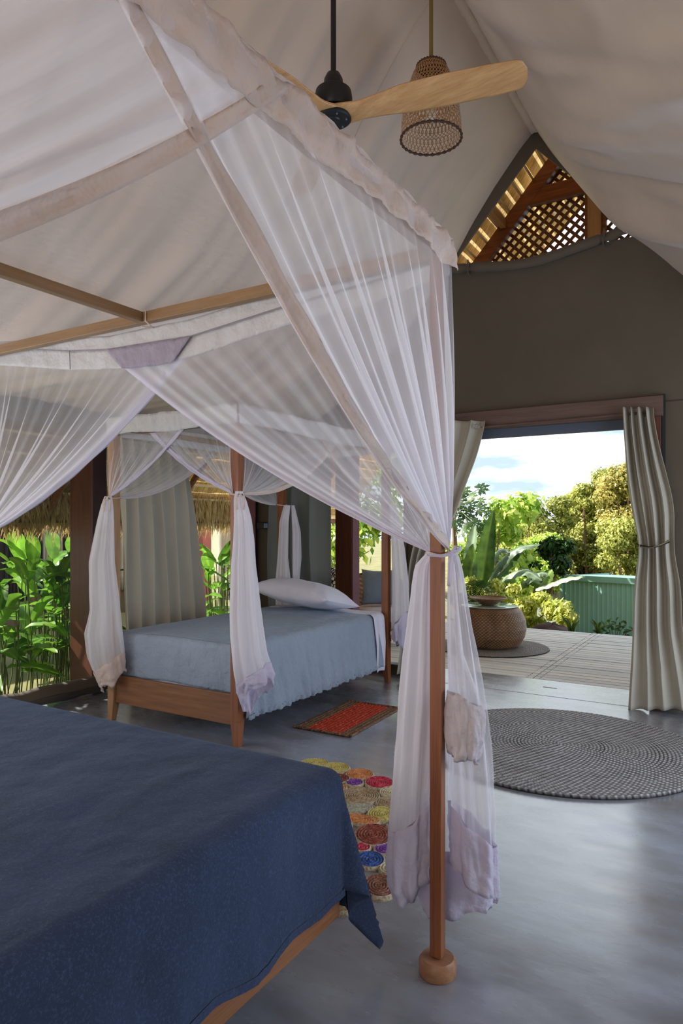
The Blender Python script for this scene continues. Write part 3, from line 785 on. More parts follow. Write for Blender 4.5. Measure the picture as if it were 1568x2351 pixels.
# side towards the room
XS = CX1+.032; Kr = U(1030, 1266, X=XS-.002)
net_panel(bn, lambda u: (XS, CYF+.03+(.62-CYF-.03)*u, CZ+.01), Kr, .10, (1, 0, 0), dens=(.30, .62, .18), hem=.05, hemmat=M['cotton'], seed=4, nu=150)
net_panel(bn, lambda u: (XS+.008, CYH+(1.16-CYH)*u, CZ+.01), (XS, CYH, 1.37), .10, (1, 0, 0), dens=(.22, .25, .2), hem=.045, hemmat=M['cotton'], seed=5)
band(bn, lambda t: (XS+.004, CYH+(CYF+.045-CYH)*t, CZ+.036-.012*(t > .97)), lambda t: (XS+.016, CYH+(CYF+.045-CYH)*t, CZ-.078+.008*math.sin(t*9)), (1, 0, 0), n=220, amp=.010, seed=7)
band(bn, lambda t: (XS-.10, CYH+(CYF+.02-CYH)*t, CZ+.014), lambda t: (XS+.004, CYH+(CYF+.045-CYH)*t, CZ+.036), (0, 0, 1), n=160, amp=.006, seed=9)
# roof of the net
P = np.zeros((70, 60, 3)); D = np.zeros((70, 60))
for i in range(70):
    for j in range(60):
        x = CX0+(CX1-CX0)*i/69; y = CYH+(CYF+.02-CYH)*j/59
        a = math.atan2(y-CYH-.4, x-CX1-.1); rr = math.hypot(y-CYH, x-CX1)
        P[i, j] = (x, y, CZ+.008+.004*math.sin(3*x))
        D[i, j] = .13+.16*max(0, fbm(a*9, rr*.25, 3))+.16*max(0, fbm(a*4, rr*.3, 8))
grid('net_roof', P, M['net'], bn, dens=D)
# loose second layer gathered over the head half of the roof
P = np.zeros((60, 40, 3)); D = np.zeros((60, 40))
for i in range(60):
    for j in range(40):
        x = CX0+(CX1-CX0)*i/59; s = j/39; y = CYH+.1+(1.10-.16*(1-i/59)-CYH-.1)*s
        P[i, j] = (x, y, CZ+.03+.006*math.sin(14*s+3*fbm(x*2, s)))
        D[i, j] = .24+.30*max(0, fbm(x*.9, s*9, 3))+.2*max(0, fbm(x*.6, s*22, 5))
grid('net_layer', P, M['net'], bn, dens=D)
band(bn, lambda t: (CX0+(CX1-CX0)*t, 1.10-.16*(1-t), CZ+.034), lambda t: (CX0+(CX1-CX0)*t, 1.155-.16*(1-t), CZ+.033), (0, 0, 1), n=120, m=3, amp=.002, seed=11, name='hem_band')
# little cord loop round the beam
pL = U(326, 716, Y=CYF)
MB().tube([(pL[0]+.045, CYF-.022, CZ+.004), (pL[0]+.047, CYF-.024, CZ-.045), (pL[0]+.06, CYF-.012, CZ-.062), (pL[0]+.05, CYF+.02, CZ-.062), (pL[0]+.03, CYF-.03, CZ-.066)], .003, 6).build('hanging_cord', M['cotton'], bn, True)
# ties at the front post
tz = Kf[2]
tie(bn, (CX1, CYF, tz), post=(.026, .026))
MB().tube([UD(984, 1274, 2.17), UD(1012, 1276, 2.16), UD(1040, 1272, 2.17), UD(1056, 1262, 2.2)], .006, 6).build('tie', M['cotton_lilac'], bn, True)
P = np.zeros((10, 2, 3))
for i, (a, b) in enumerate(((1038, 1268), (1052, 1262), (1058, 1254), (1048, 1252), (1040, 1262), (1036, 1272), (1034, 1288), (1032, 1310), (1031, 1330), (1030, 1345))):
    P[i, 0] = UD(a-4, b, 2.15+.003*i); P[i, 1] = UD(a+4, b+2, 2.15+.003*i)
grid('tie_bow', P, M['cotton_lilac'], bn, thick=.001)
D0 = 2.204
cs = math.cos
bundle(bn, [(1268, 980, 996), (1282, 966, 1000), (1300, 950, 1000), (1340, 944, 1002), (1400, 938, 1002), (1500, 926, 1008), (1600, 918, 1006), (1700, 910, 998), (1850, 898, 990), (1960, 888, 988), (2030, 886, 988), (2100, 925, 985)],
       D0+.06, lambda th: 2052-34*cs(th-3.1)*-1+4*math.sin(3*th), lambda th: 1866-40*cs(th-.3), dens=.58, seed=1, folds=8, depth=.5)
bundle(bn, [(1264, 1026, 1046), (1280, 1028, 1054), (1320, 1028, 1064), (1400, 1026, 1078), (1500, 1026, 1096), (1600, 1026, 1112), (1700, 1028, 1126), (1850, 1032, 1140), (1960, 1034, 1146), (2050, 1040, 1150), (2100, 1070, 1128)],
       D0+.05, lambda th: 2030+38*cs(th)+4*math.sin(3*th+1), lambda th: 1890+46*cs(th+.2), dens=.36, seed=3, folds=7, depth=.6)
# inner shorter falls with their cotton borders
bundle(bn, [(1290, 1028, 1044), (1500, 1027, 1066), (1590, 1028, 1102), (1640, 1028, 1117), (1700, 1028, 1113), (1760, 1034, 1094), (1800, 1040, 1082)],
       D0-.012, lambda th: 1742+12*cs(th+.4)+5*math.sin(2*th), lambda th: 1606+20*cs(th-.2), dens=.16, seed=5, folds=3, hemmat=M['cotton_shaded'], depth=.40, amp=.10)
bundle(bn, [(1285, 962, 992), (1400, 958, 1000), (1550, 956, 990), (1650, 950, 992), (1700, 952, 992), (1830, 962, 988)],
       D0+.07, lambda th: 1800-26*cs(th)+6*math.sin(2*th), lambda th: 1610-30*cs(th), dens=.30, seed=8, folds=3, hemmat=M['cotton_shaded'], depth=.4, amp=.12)
# long back fall, its border swinging wide behind the post
bundle(bn, [(1700, 975, 1060), (1850, 965, 1080), (1960, 950, 1120), (2040, 950, 1138), (2098, 975, 1120)],
       D0+.16, lambda th: 2086+10*math.sin(2*th)+5*math.sin(7*th), lambda th: 1965+25*math.sin(th), dens=.24, seed=12, folds=6, hemmat=M['cotton_lilac'], depth=.35, amp=.14)

# ---- small bed
SX0, SX1, SYF, SYH, SZP = -4.09, -2.905, 3.477, 5.59, 2.20
sb = thing('single_bed', (SX1, SYF, 0), 'wooden single four-post bed with pale blue cover standing behind the big bed', 'bed')
def taperleg(x, y, sx, sy, mat):
    mb = MB(); s = .0325
    mb.mm(x-s, x+s, y-s, y+s, .16, SZP)
    b = .022; ox, oy = x+sx*(s-b), y+sy*(s-b)
    v = [(x-s, y-s, .16), (x+s, y-s, .16), (x+s, y+s, .16), (x-s, y+s, .16), (ox-b, oy-b, 0), (ox+b, oy-b, 0), (ox+b, oy+b, 0), (ox-b, oy+b, 0)]
    mb.add(v, [(0, 3, 2, 1), (4, 5, 6, 7), (0, 1, 5, 4), (1, 2, 6, 5), (2, 3, 7, 6), (3, 0, 4, 7)])
    mb.build('post', mat, sb, bevel=.002)
taperleg(SX1, SYF, 1, -1, M['post']); taperleg(SX0, SYF, -1, -1, M['palepost']); taperleg(SX1, SYH, 1, 1, M['post']); taperleg(SX0, SYH, -1, 1, M['post'])
MB().mm(SX0+.03, SX1-.03, SYF-.015, SYF+.015, .133, .335).build('foot_rail', M['bedwood_x'], sb, bevel=.003)
MB().mm(SX0+.03, SX1-.03, SYH-.015, SYH+.015, .133, .50).build('head_rail', M['bedwood_x'], sb, bevel=.003)
for x in (SX0, SX1): MB().mm(x-.012, x+.012, SYF+.03, SYH-.03, .16, .335).build('side_rail', M['bedwood_y'], sb, bevel=.003)
for y in (SYF, SYH): MB().mm(SX0, SX1, y-.015, y+.015, SZP-.04, SZP).build('beam', M['beam_x'], sb)
for x in (SX0, SX1): MB().mm(x-.015, x+.015, SYF+.015, SYH-.015, SZP-.04, SZP).build('beam', M['beam_y'], sb)
MB().mm(SX0+.05, SX1-.05, SYF+.04, SYH-.04, .26, .60).build('mattress', M['sheet'], sb, bevel=.04)

# pale blue cover: falls over the room side, tucked in at the foot
sc2 = thing('bedspread', (-3.5, 4.4, .65), 'pale grey blue cotton bedspread on the single bed, tucked in at its foot', 'bedspread')
A = np.arange(-1.13-.14, .50, .016); B = np.arange(-1.86, .36, .016)
P = np.zeros((len(A), len(B), 3)); xe, ye, zt = SX1-.012, SYF+.035, .645
for i, a in enumerate(A):
    for j, b in enumerate(B):
        xw = xe-.05+max(min(a, 0), -1.13); yw = ye+.05-min(b, 0)        # b > 0 goes down at the foot
        x, y, z = xw, yw, zt+.012*fbm(xw*2, yw*2, 8)+.012*math.sin(PI*min(1, max(0, -a)/1.13))
        k = 0
        if a > 0:
            h, dz = drape1(a, .05); x = xe-.05+float(h); z = zt+float(dz); k = max(0, a-.04)
            fl_ = min(1, k/.4)
            x += .075*fl_+fl_*(.030*fbm(yw*5+a*2.5, a*.8, 3)+.012*math.sin(yw*48+4*fbm(yw*6, 2)))
            z += .012*fl_*math.sin(yw*60)*.4
        elif a < -1.13:
            l = -1.13-a; h, dz = drape1(l, .04); x = xe-1.18-float(h); z = zt+float(dz)
        if b > 0:
            h, dz = drape1(b, .05); y2 = ye+.05-float(h); zz = float(dz)
            y = y2; z = z+zz if a <= 0 else zt-max(-float(drape1(a, .05)[1]), -zz)-.0*b
            if a > 0:
                rho = math.hypot(a, b); x = xe+min(a, .04)+.03*min(1, a/.3); y = ye+.05-min(b, .045)-.0
                y = ye+.012+.03*math.sin(a*9)*min(1, a/.2)+.04*min(1, b/.3); z = zt+float(drape1(max(a, b*.6), .05)[1])
        P[i, j] = (x, y, z)
nb = int(np.searchsorted(B, 0.0))
side = int(np.searchsorted(A, 0.0))
# trim the cloth beyond the corner: keep foot fold only under the top
grid('cover', P[:, :nb+1], M['pale_blue'], sc2, thick=.004)
grid('foot_drop', P[:side+1, nb:], M['pale_blue'], sc2, thick=.004)
# frilled hem along the lower edge
P = []
for k, yv in enumerate(np.linspace(ye, ye+1.86, 240)):
    a = .49; fl_ = 1
    x = xe+.075+(.030*fbm(yv*5+a*2.5, a*.8, 3)+.012*math.sin(yv*48+4*fbm(yv*6, 2)))+.006*math.sin(k*1.3)
    z = zt+float(drape1(a, .05)[1])+.005*math.sin(yv*60)
    P.append([(x+.003, yv, z+.02), (x+.008, yv, z-.002), (x+.002, yv, z-.012)])
grid('frilled_hem', np.array(P), M['pale_blue'], sc2)

# white under-sheet turned down by the head
sh = thing('bed_sheet', (-3.5, 5.4, .65), 'white cotton sheet hanging from the head end of the single bed', 'sheet')
A = np.arange(-1.1, .56, .02); n_ = 14; P = np.zeros((len(A), n_, 3))
for i, a in enumerate(A):
    for j in range(n_):
        s = j/(n_-1); y = 5.33+s*(.20-.05*max(0, a))
        h, dz = drape1(a, .05); x = xe-.045+float(h)+(.03*min(1, max(0, a)/.3)+.012*math.sin(s*9+a*2)*min(1, max(0, a)*4)); z = .653+float(dz)+.006*fbm(a*5, s*2)
        P[i, j] = (x+.012, y, z)
grid('sheet', P, M['sheet'], sh, thick=.004)

# pillow
def pillow_mesh(w, d, h, nu=40, nv=28, seed=0, pinch=.16):
    P = np.zeros((nu, nv*2-2, 3))
    for i in range(nu):
        u = -1+2*i/(nu-1)
        for j in range(nv*2-2):
            top = j < nv; v = -1+2*(j/(nv-1)) if top else 1-2*((j-nv+1)/(nv-1))
            e = (1-abs(u)**2.6)**.55*(1-abs(v)**2.6)**.55 if abs(u) < 1 and abs(v) < 1 else 0
            x = u*w/2*(1-pinch*.5*(1-v*v)*(abs(u)**3)); y = v*d/2*(1-pinch*.5*(1-u*u)*(abs(v)**3))
            z = (h*.62*e if top else -h*.38*e)+.006*fbm(u*3+seed, v*3, 1 if top else 5)*(e > 0)
            P[i, j] = (x, y, z)
    return P
def place(P, loc, R):
    return (np.asarray(P).reshape(-1, 3) @ np.array(R.to_3x3()).T+np.array(loc)).reshape(P.shape)
pw_ = thing('pillow', (-3.60, 5.20, .66), 'plump white pillow lying at the head of the single bed', 'pillow')
Rm = Matrix.Rotation(math.radians(-7), 4, 'Z') @ Matrix.Rotation(math.radians(-12), 4, 'X') @ Matrix.Rotation(math.radians(4), 4, 'Y')
grid('pillowcase', place(pillow_mesh(.98, .50, .24), (-3.60, 5.25, .785), Rm), M['sheet'], pw_, closed_v=True)

# small net on all sides
sn = thing('mosquito_net', ((SX0+SX1)/2, (SYF+SYH)/2, SZP), 'white mosquito net of the single bed, knotted to its four posts', 'mosquito net')
ZT = SZP+.03; ZK = 1.65
def fourside(x0, x1, y0, y1):
    o_ = .04
    xm, ym = (x0+x1)/2, (y0+y1)/2; ov = .12
    S = []
    S.append(((x1, y0-o_), (xm-ov*1.4, y0-o_), (x1+.0, y0-o_), (0, -1, 0)))
    S.append(((x0, y0-o_-.01), (xm+ov*1.4, y0-o_-.01), (x0, y0-o_), (0, -1, 0)))
    S.append(((x1+o_, y0), (x1+o_, ym+ov), (x1+o_, y0), (1, 0, 0)))
    S.append(((x1+o_+.01, y1), (x1+o_+.01, ym-ov), (x1+o_, y1), (1, 0, 0)))
    S.append(((x0-o_, y0), (x0-o_, ym+ov), (x0-o_, y0), (-1, 0, 0)))
    S.append(((x0-o_-.01, y1), (x0-o_-.01, ym-ov), (x0-o_, y1), (-1, 0, 0)))
    for k, (a, b, kk, nr) in enumerate(S):
        net_panel(sn, lambda u, a=a, b=b: (a[0]+(b[0]-a[0])*u, a[1]+(b[1]-a[1])*u, ZT-.13), (kk[0], kk[1], ZK), .13 if k > 1 else .05, nr, dens=(.15, .22, .45), hem=.05, hemmat=M['cotton_lilac'] if k < 2 else M['cotton'], nu=70, nv=30, seed=20+k, pleat=.008)
    for (a, b, nr) in (((x0-.03, y0-o_), (x1+.03, y0-o_), (0, -1, 0)), ((x1+o_, y0-.03), (x1+o_, y1+.03), (1, 0, 0)), ((x0-o_, y0-.03), (x0-o_, y1+.03), (-1, 0, 0)), ((x0-.03, y1+o_), (x1+.03, y1+o_), (0, 1, 0))):
        band(sn, lambda t, a=a, b=b: (a[0]+(b[0]-a[0])*t, a[1]+(b[1]-a[1])*t, ZT+.01+.004*math.sin(t*30)), lambda t, a=a, b=b: (a[0]+(b[0]-a[0])*t, a[1]+(b[1]-a[1])*t, ZT-.12+.01*math.sin(t*9)), nr, n=90, m=6, amp=.007, mat=M['cotton_white'], seed=int(31+a[0]*7+b[1]*3))
    P = np.zeros((16, 16, 3)); D = np.full((16, 16), .2)
    for i in range(16):
        for j in range(16): P[i, j] = (x0-o_+(x1-x0+2*o_)*i/15, y0-o_+(y1-y0+2*o_)*j/15, ZT+.01)
    grid('net_roof', P, M['net'], sn, dens=D)
fourside(SX0, SX1, SYF, SYH)
hb = M['cotton_lilac']
dFR = -SY*SX1*1.0+CY*SYF; dFR = -SX1*SY*-1*-1 if False else (SX1*-SY+SYF*CY)
dFL = SX0*-SY+SYF*CY; dRL = SX0*-SY+SYH*CY; dRR = SX1*-SY+SYH*CY
bundle(sn, [(1128, 540, 557), (1150, 536, 566), (1190, 537, 577), (1240, 535, 584), (1300, 530, 588), (1400, 526, 600), (1500, 530, 612), (1550, 534, 628), (1600, 545, 620), (1640, 562, 600)],
       dFR-.11, lambda th: 1600-20*cs(th-.2)+28*cs(th-2)+6*math.sin(4*th), lambda th: 1548-20*cs(th-.2)+10*cs(th-2), dens=.55, seed=14, folds=7, depth=.5)
bundle(sn, [(1140, 240, 258), (1160, 232, 262), (1200, 222, 264), (1290, 203, 265), (1400, 204, 276), (1455, 191, 284), (1510, 198, 290), (1550, 214, 293), (1590, 236, 280)],
       dFL-.10, lambda th: 1565-22*cs(th-.3)+6*math.sin(4*th), lambda th: 1520-22*cs(th-.3), dens=.5, seed=16, folds=6, depth=.5, hemmat=M['cotton'])
xo = 646-665
bundle(sn, [(1160, 640+12, 656+12), (1200, 634+8, 660+4), (1280, 638, 662), (1345, 632, 668), (1400, 634, 670)], dRL-.08, lambda th: 1400+8*math.sin(3*th), None, dens=.55, seed=18, folds=5, depth=.4)
bundle(sn, [(1160, 668, 676), (1220, 670, 690), (1280, 670, 692), (1345, 671, 686), (1400, 672, 686)], dRL-.04, lambda th: 1400+8*math.sin(3*th), None, dens=.55, seed=19, folds=5, depth=.4)
bundle(sn, [(1158, 893, 908), (1200, 897, 918), (1260, 899, 930), (1340, 899, 940), (1400, 899, 941), (1440, 898, 940), (1490, 903, 934)], dRR-.08, lambda th: 1478+10*cs(th)+5*math.sin(4*th), lambda th: 1425+22*cs(th-2.6), dens=.55, seed=23, folds=6, depth=.5)
for (x, y) in ((SX1, SYF), (SX0, SYF), (SX1, SYH), (SX0, SYH)):
    tie(sn, (x, y, ZK), post=(.042, .042))
knot(sn, UD(552, 1138, dFR-.14)); knot(sn, UD(246, 1146, dFL-.14))

# ---- curtains
def curtain(parent, rows, plane, yb=None, folds=7, amp=.03, nu=150, nv=70, seed=0, mat=None, name='panel', heading=None):
    """rows (y, left, right) on the wall plane; folds keep their cloth width by deepening where it gathers"""
    ks = [r[0] for r in rows]; y0_, y1_ = ks[0], ks[-1]
    P = np.zeros((nu, nv, 3)); 
    ww = max((r[2]-r[1]) for r in rows)
    yg = y0_+(y1_-y0_)*np.linspace(0, 1, nv)
    LL = smooth_pl([(r[0], r[1]) for r in rows], yg); RR = smooth_pl([(r[0], r[2]) for r in rows], yg)
    for j in range(nv):
        y = yg[j]; L, R = LL[j], RR[j]
        g = 1.35-(R-L)/ww
        for i in range(nu):
            u = i/(nu-1)
            ph = u*folds*2*PI+1.3*fbm(u*2, j*.012, seed)+.5*math.sin(y/130+seed)
            dpt = amp*(g+.35)*(math.sin(ph)+.12*math.sin(2*ph+seed)+.45*fbm(u*5, j*.03, seed+4))
            uu = u+.028*math.sin(ph*1.0+1.6)/folds*7*.5
            p = U(L+(R-L)*uu, y, **plane)
            if 'Y' in plane: p = p+np.array((0, -dpt, 0))
            else: p = p+np.array((dpt, 0, 0))
            P[i, j] = p
    return grid(name, P, mat or M['curtain'], parent, thick=.002)
PY = dict(Y=YB-.14)
RR_ = 0
c1 = thing('curtain', U(1500, 1630, **PY), 'long taupe door curtain at the right of the doorway, cinched by a dark cord', 'curtain')
curtain(c1, [(936, 1428, 1497), (1000, 1431, 1507), (1080, 1434, 1526), (1160, 1444, 1546), (1215, 1456, 1545), (1248, 1466, 1545), (1275, 1463, 1547), (1350, 1452, 1562), (1450, 1450, 1566), (1550, 1444, 1590), (1630, 1438, 1605)], PY, folds=4, amp=.045, seed=2)
for q in range(2):
    pts = [U(1467+(1534-1467)*t, 1254-6*t*(1 if q else 2)+8*math.sin(PI*t), Y=YB-.14-.075*math.sin(PI*t)-.03) for t in np.linspace(-.02, 1.03, 20)]
    MB().tube([tuple(p+np.array((0, 0, .010*q))) for p in pts], .0065, 7).build('tie_cord', M['black'] if q else plain('khaki_cord', srgb(120, 110, 84), .8), c1, True)
for k in range(4):
    p = U(1438+15*k, 942, Y=YB-.14); mb = MB().tube([tuple(p+np.array((0, .02+.018*math.cos(a), .018*math.sin(a)))) for a in np.linspace(0, 2*PI, 14)], .003, 5); mb.build('eyelet', M['steel'], c1, True)
PY2 = dict(Y=YB-.15)
c2 = thing('curtain', U(960, 1560, **PY2), 'taupe door curtain swept back at the left of the doorway behind the canopy post', 'curtain')
curtain(c2, [(966, 1005, 1113), (1010, 1000, 1104), (1060, 990, 1090), (1120, 975, 1066), (1190, 960, 1042), (1250, 950, 1000), (1300, 940, 985), (1400, 928, 990), (1480, 918, 985), (1545, 910, 980)], PY2, folds=3, amp=.055, seed=6)
p = U(1096, 980, Y=YB-.17); MB().tube([tuple(p+np.array((.022*math.cos(a), -.02, .022*math.sin(a)))) for a in np.linspace(0, 2*PI, 20)], .005, 6).build('eyelet', M['steel'], c2, True)
MB().tube([U(948, 1250, Y=YB-.23), U(975, 1256, Y=YB-.24), U(1002, 1250, Y=YB-.2)], .006, 6).build('tie_cord', M['black'], c2, True)
PX = dict(X=-4.78)
c3 = thing('curtain', U(370, 1560, **PX), 'wide taupe curtain hanging in deep folds on the left wall behind the single bed', 'curtain')
curtain(c3, [(968, 262, 415), (1050, 268, 428), (1150, 274, 443), (1250, 279, 452), (1350, 283, 462), (1450, 288, 470), (1560, 292, 478)], PX, folds=6, amp=.055, seed=3, nu=200)
PX4 = dict(Y=YB-.10)
c4 = thing('curtain', U(690, 1500, **PX4), 'grey canvas curtain beside the opening behind the single bed', 'curtain')
curtain(c4, [(1000, 615, 757), (1150, 615, 758), (1300, 615, 760), (1480, 616, 762)], PX4, folds=3, amp=.03, seed=11, nu=100, mat=M['grey_canvas'])

# ---- ceiling fan
FH = np.array((XR, 2.60, 3.286))
fn = thing('ceiling_fan', tuple(FH), 'three-blade wooden ceiling fan on a black rod near the ridge', 'ceiling fan')
MB().tube([(FH[0], FH[1], FH[2]+.16), (FH[0], FH[1], 4.84)], .0125, 14).build('rod', M['black'], fn, True)
MB().lathe([(.0, .0), (.075, 0), (.085, .02), (.085, .055), (.080, .085), (.060, .10), (.045, .105), (.042, .14), (.030, .165), (.014, .175), (.0, .175)], tuple(FH+np.array((0, 0, .02))), 40, cap=False).build('motor', M['black'], fn, True)
hubd = MB().lathe([(.0, -.004), (.030, -.004), (.034, .001), (.074, .001), (.080, .006), (.080, .016), (0, .016)], tuple(FH+np.array((0, 0, -.025))), 40, cap=False).build('hub_plate', plain('graphite', (.012, .014, .018), .45), fn, True)
for k in range(6):
    a = k*PI/3+.3; MB().lathe([(0, -.004), (.004, -.003), (.004, .001), (0, .001)], tuple(FH+np.array((.06*math.cos(a), .06*math.sin(a), -.025))), 8, cap=False).build('screw', M['steel'], hubd, True)
for k in range(3):
    th = math.radians(15+120*k); rr = np.linspace(0.0, .84, 48); cn = 13
    P = np.zeros((48, cn*2, 3))
    for i, r in enumerate(rr):
        ch = np.interp(r, [0, .05, .12, .22, .34, .5, .70, .80, .825, .84], [.150, .135, .105, .115, .140, .152, .150, .142, .120, .05])
        pit = -math.radians(np.interp(r, [0, .1, .3, .84], [0, 8, 20, 16])); zz = np.interp(r, [0, .1, .3, .84], [0, .002, .03, .035])
        off = np.interp(r, [0, .1, .3, .84], [0, .0, .012, .0]); tk = np.interp(r, [0, .08, .2, .8, .84], [.020, .016, .009, .006, .003])
        for j in range(cn*2):
            top = j < cn; c = -1+2*(j/(cn-1)) if top else 1-2*((j-cn)/(cn-1))
            t_ = tk*math.sqrt(max(0, 1-c*c*.92))*(1 if top else -1)
            y = off+c*ch/2; z = y*math.sin(pit)+t_+zz; y = y*math.cos(pit)
            P[i, j] = FH+np.array((r*math.cos(th)-y*math.sin(th), r*math.sin(th)+y*math.cos(th), z))
    grid('blade', P, M['fan'], fn, closed_v=True)

# ---- pendant lamp
LP = np.array((XR, 3.68, 3.705))
lp = thing('pendant_lamp', tuple(LP), 'woven cane pendant lamp shade on a brass rod behind the fan', 'lamp')
MB().tube([(LP[0], LP[1], LP[2]+.40), (LP[0], LP[1], 4.86)], .012, 12).build('rod', M['brass'], lp, True)
prof = [(.176, 0), (.172, .10), (.158, .20), (.135, .30), (.105, .38), (.082, .42)]
rz = lambda z: float(np.interp(z, [p[1] for p in prof], [p[0] for p in prof]))
M['cane'] = plain('cane', srgb(176, 132, 88), .55); M['cane_dark'] = plain('cane_binding', srgb(74, 50, 36), .6)
v, f = [], []
def ribbon(pts, w, off):
    b0 = len(v)
    for i, (a, z) in enumerate(pts):
        r = rz(z)+off
        v.append((LP[0]+r*math.cos(a), LP[1]+r*math.sin(a), LP[2]+z)); a2 = a+w/max(.05, r)
        v.append((LP[0]+r*math.cos(a2), LP[1]+r*math.sin(a2), LP[2]+z))
        if i: q = b0+2*i; f.append((q-2, q-1, q+1, q))
NS = 44
for k in range(NS):
    for s in (-1, 1):
        pts = [(2*PI*k/NS+s*(t*.75+.09*math.sin(t*26)), .42*t) for t in np.linspace(0.02, .99, 26)]
        ribbon(pts, .006, .0015*s)
for k in range(13):
    z = .03+k*.031; b0 = len(v); n_ = 44
    for i in range(n_):
        a = 2*PI*i/n_; r = rz(z)
        v += [(LP[0]+r*math.cos(a), LP[1]+r*math.sin(a), LP[2]+z), (LP[0]+r*math.cos(a), LP[1]+r*math.sin(a), LP[2]+z+.003)]
    for i in range(n_): q = b0+2*i; q2 = b0+2*((i+1) % n_); f.append((q, q2, q2+1, q+1))
shd = link_mesh('woven_shade', v, f, M['cane'], lp); shd['kind'] = 'stuff'
for z, r in ((0, .176), (.42, .082)):
    P = np.zeros((120, 8, 3))
    for i in range(120):
        a = 2*PI*i/120; rr_ = .0065+.0022*math.sin(i*PI/2)
        for j in range(8):
            b = 2*PI*j/8; R_2 = r+rr_*math.cos(b); P[i, j] = LP+np.array((R_2*math.cos(a), R_2*math.sin(a), z+rr_*1.2*math.sin(b)))
    grid('rim', P, M['cane_dark'], lp, closed_u=True, closed_v=True)
MB().lathe([(.0, .10), (.02, .105), (.032, .13), (.030, .16), (.016, .20), (.014, .24)], tuple(LP), 20, cap=False).build('bulb', plain('frosted_bulb', (.8, .78, .72), .3), lp, True)
MB().tube([(LP[0], LP[1], LP[2]+.24), (LP[0], LP[1], LP[2]+.44)], .018, 12).build('socket', M['brass'], lp, True)
MB().lathe([(.012, .405), (.083, .418), (.083, .424), (.012, .43)], tuple(LP), 24, cap=False).build('top_plate', M['cane_dark'], lp, True)

# ---- large round braided rug
m, nt, out = newmat('seagrass_braid'); at = N(nt, 'ShaderNodeAttribute', attribute_name='tint')
nz = noise_tex(nt, 30, 3, .6); mu = N(nt, 'ShaderNodeMath', operation='MULTIPLY_ADD'); nt.links.new(nz, mu.inputs[0]); mu.inputs[1].default_value = .35; nt.links.new(at.outputs['Fac'], mu.inputs[2])
pbsdf(nt, out, ramp(nt, mu.outputs[0], [(.30, srgb(30, 27, 26)), (.60, srgb(128, 126, 126)), (.95, srgb(214, 212, 214))]), .7, .3); M['seagrass'] = m
def braided_round(name, cx, cy, R, pitch, stitch, parent, mat, h=.012, z0=.0, wob=.01, name_part='braid'):
    rings = int(R/pitch); nr = rings*4; na = 420
    P = np.zeros((nr+2, na, 3)); T = np.zeros((nr+2, na))
    for i in range(nr+2):
        r = min(R, R*i/nr+.001)
        ring = r/pitch; fr = ring-math.floor(ring)
        cnt = max(6, round(2*PI*(math.floor(ring)+.5)*pitch/stitch))
        th = np.linspace(0, 2*PI, na, endpoint=False)
        sw = .5+.5*np.sin(th*cnt+math.floor(ring)*1.7+ (fr-.5)*2.2)
        prof = math.sin(PI*fr)**.5 if 0 < fr < 1 else 0
        hh = h+.006*prof*(.35+.65*sw); rr = r*(1+wob*np.sin(2*th+1)+wob*.5*np.sin(3*th))
        if i == nr+1: hh = np.zeros(na)+z0*0; rr = rr*1.002
        P[i, :, 0] = cx+rr*np.cos(th); P[i, :, 1] = cy+rr*np.sin(th); P[i, :, 2] = z0+hh
        T[i] = (.08+.72*prof*(.25+.75*sw)) if i < nr+1 else .05  # shade of the gaps between stitches is put into the tint
    return grid(name_part, P, mat, parent, closed_v=True, col=T, smooth=False)
rug = thing('round_rug', (-1.09, 4.55, 0), 'large round braided grey seagrass rug on the concrete floor by the doorway', 'rug')
braided_round('r', -1.09, 4.55, .87, .0225, .036, rug, M['seagrass'], h=.018)

# ---- red and brown mat
Pm = [U(677, 1667, Z=.01), U(800, 1692, Z=.01), U(917, 1627, Z=.01), U(805, 1607, Z=.01)]
cm = sum(Pm)/4; e1 = ((Pm[1]-Pm[0])+(Pm[2]-Pm[3]))/2; e2 = ((Pm[3]-Pm[0])+(Pm[2]-Pm[1]))/2     # e1 short edge, e2 long edge
mt = thing('bedside_mat', tuple(cm), 'small rectangular red mat with a brown braided border beside the single bed', 'mat')
l1, l2 = np.linalg.norm(e1[:2]), np.linalg.norm(e2[:2]); a1 = e2/np.linalg.norm(e2); a1[2] = 0; b1 = np.array((-a1[1], a1[0], 0)); 
if b1 @ e1 < 0: b1 = -b1
m, nt, out = newmat('red_jute'); n1 = noise_tex(nt, 50, 4, .7); pbsdf(nt, out, ramp(nt, n1, [(.35, srgb(120, 30, 18)), (.58, srgb(206, 72, 46)), (.72, srgb(226, 176, 150))]), .85, .2, bump(nt, n1, .6, .006)); M['red_jute'] = m
m, nt, out = newmat('brown_jute'); n1 = noise_tex(nt, 60, 4, .7); pbsdf(nt, out, ramp(nt, n1, [(.35, srgb(60, 40, 26)), (.6, srgb(146, 112, 84)), (.75, srgb(206, 190, 170))]), .85, .2, bump(nt, n1, .6, .006)); M['brown_jute'] = m
nrow = 15
for k in range(nrow):
    v0 = -l1/2+l1*(k+.5)/nrow
    brown = k < 3 or k > nrow-4
    n_ = 110; P = np.zeros((n_, 7, 3))
    for i in range(n_):
        s = -.5+i/(n_-1); w = l1/nrow*.55
        for j in range(7):
            a = PI*j/6; tw = 1+.22*math.sin(i*1.9+k)
            q = cm+a1*(s*l2*.965)+b1*(v0+w*math.cos(a)); q = np.array((q[0], q[1], .002+.009*math.sin(a)*tw)); P[i, j] = q
    grid('braid', P, M['brown_jute'] if brown else M['red_jute'], mt)
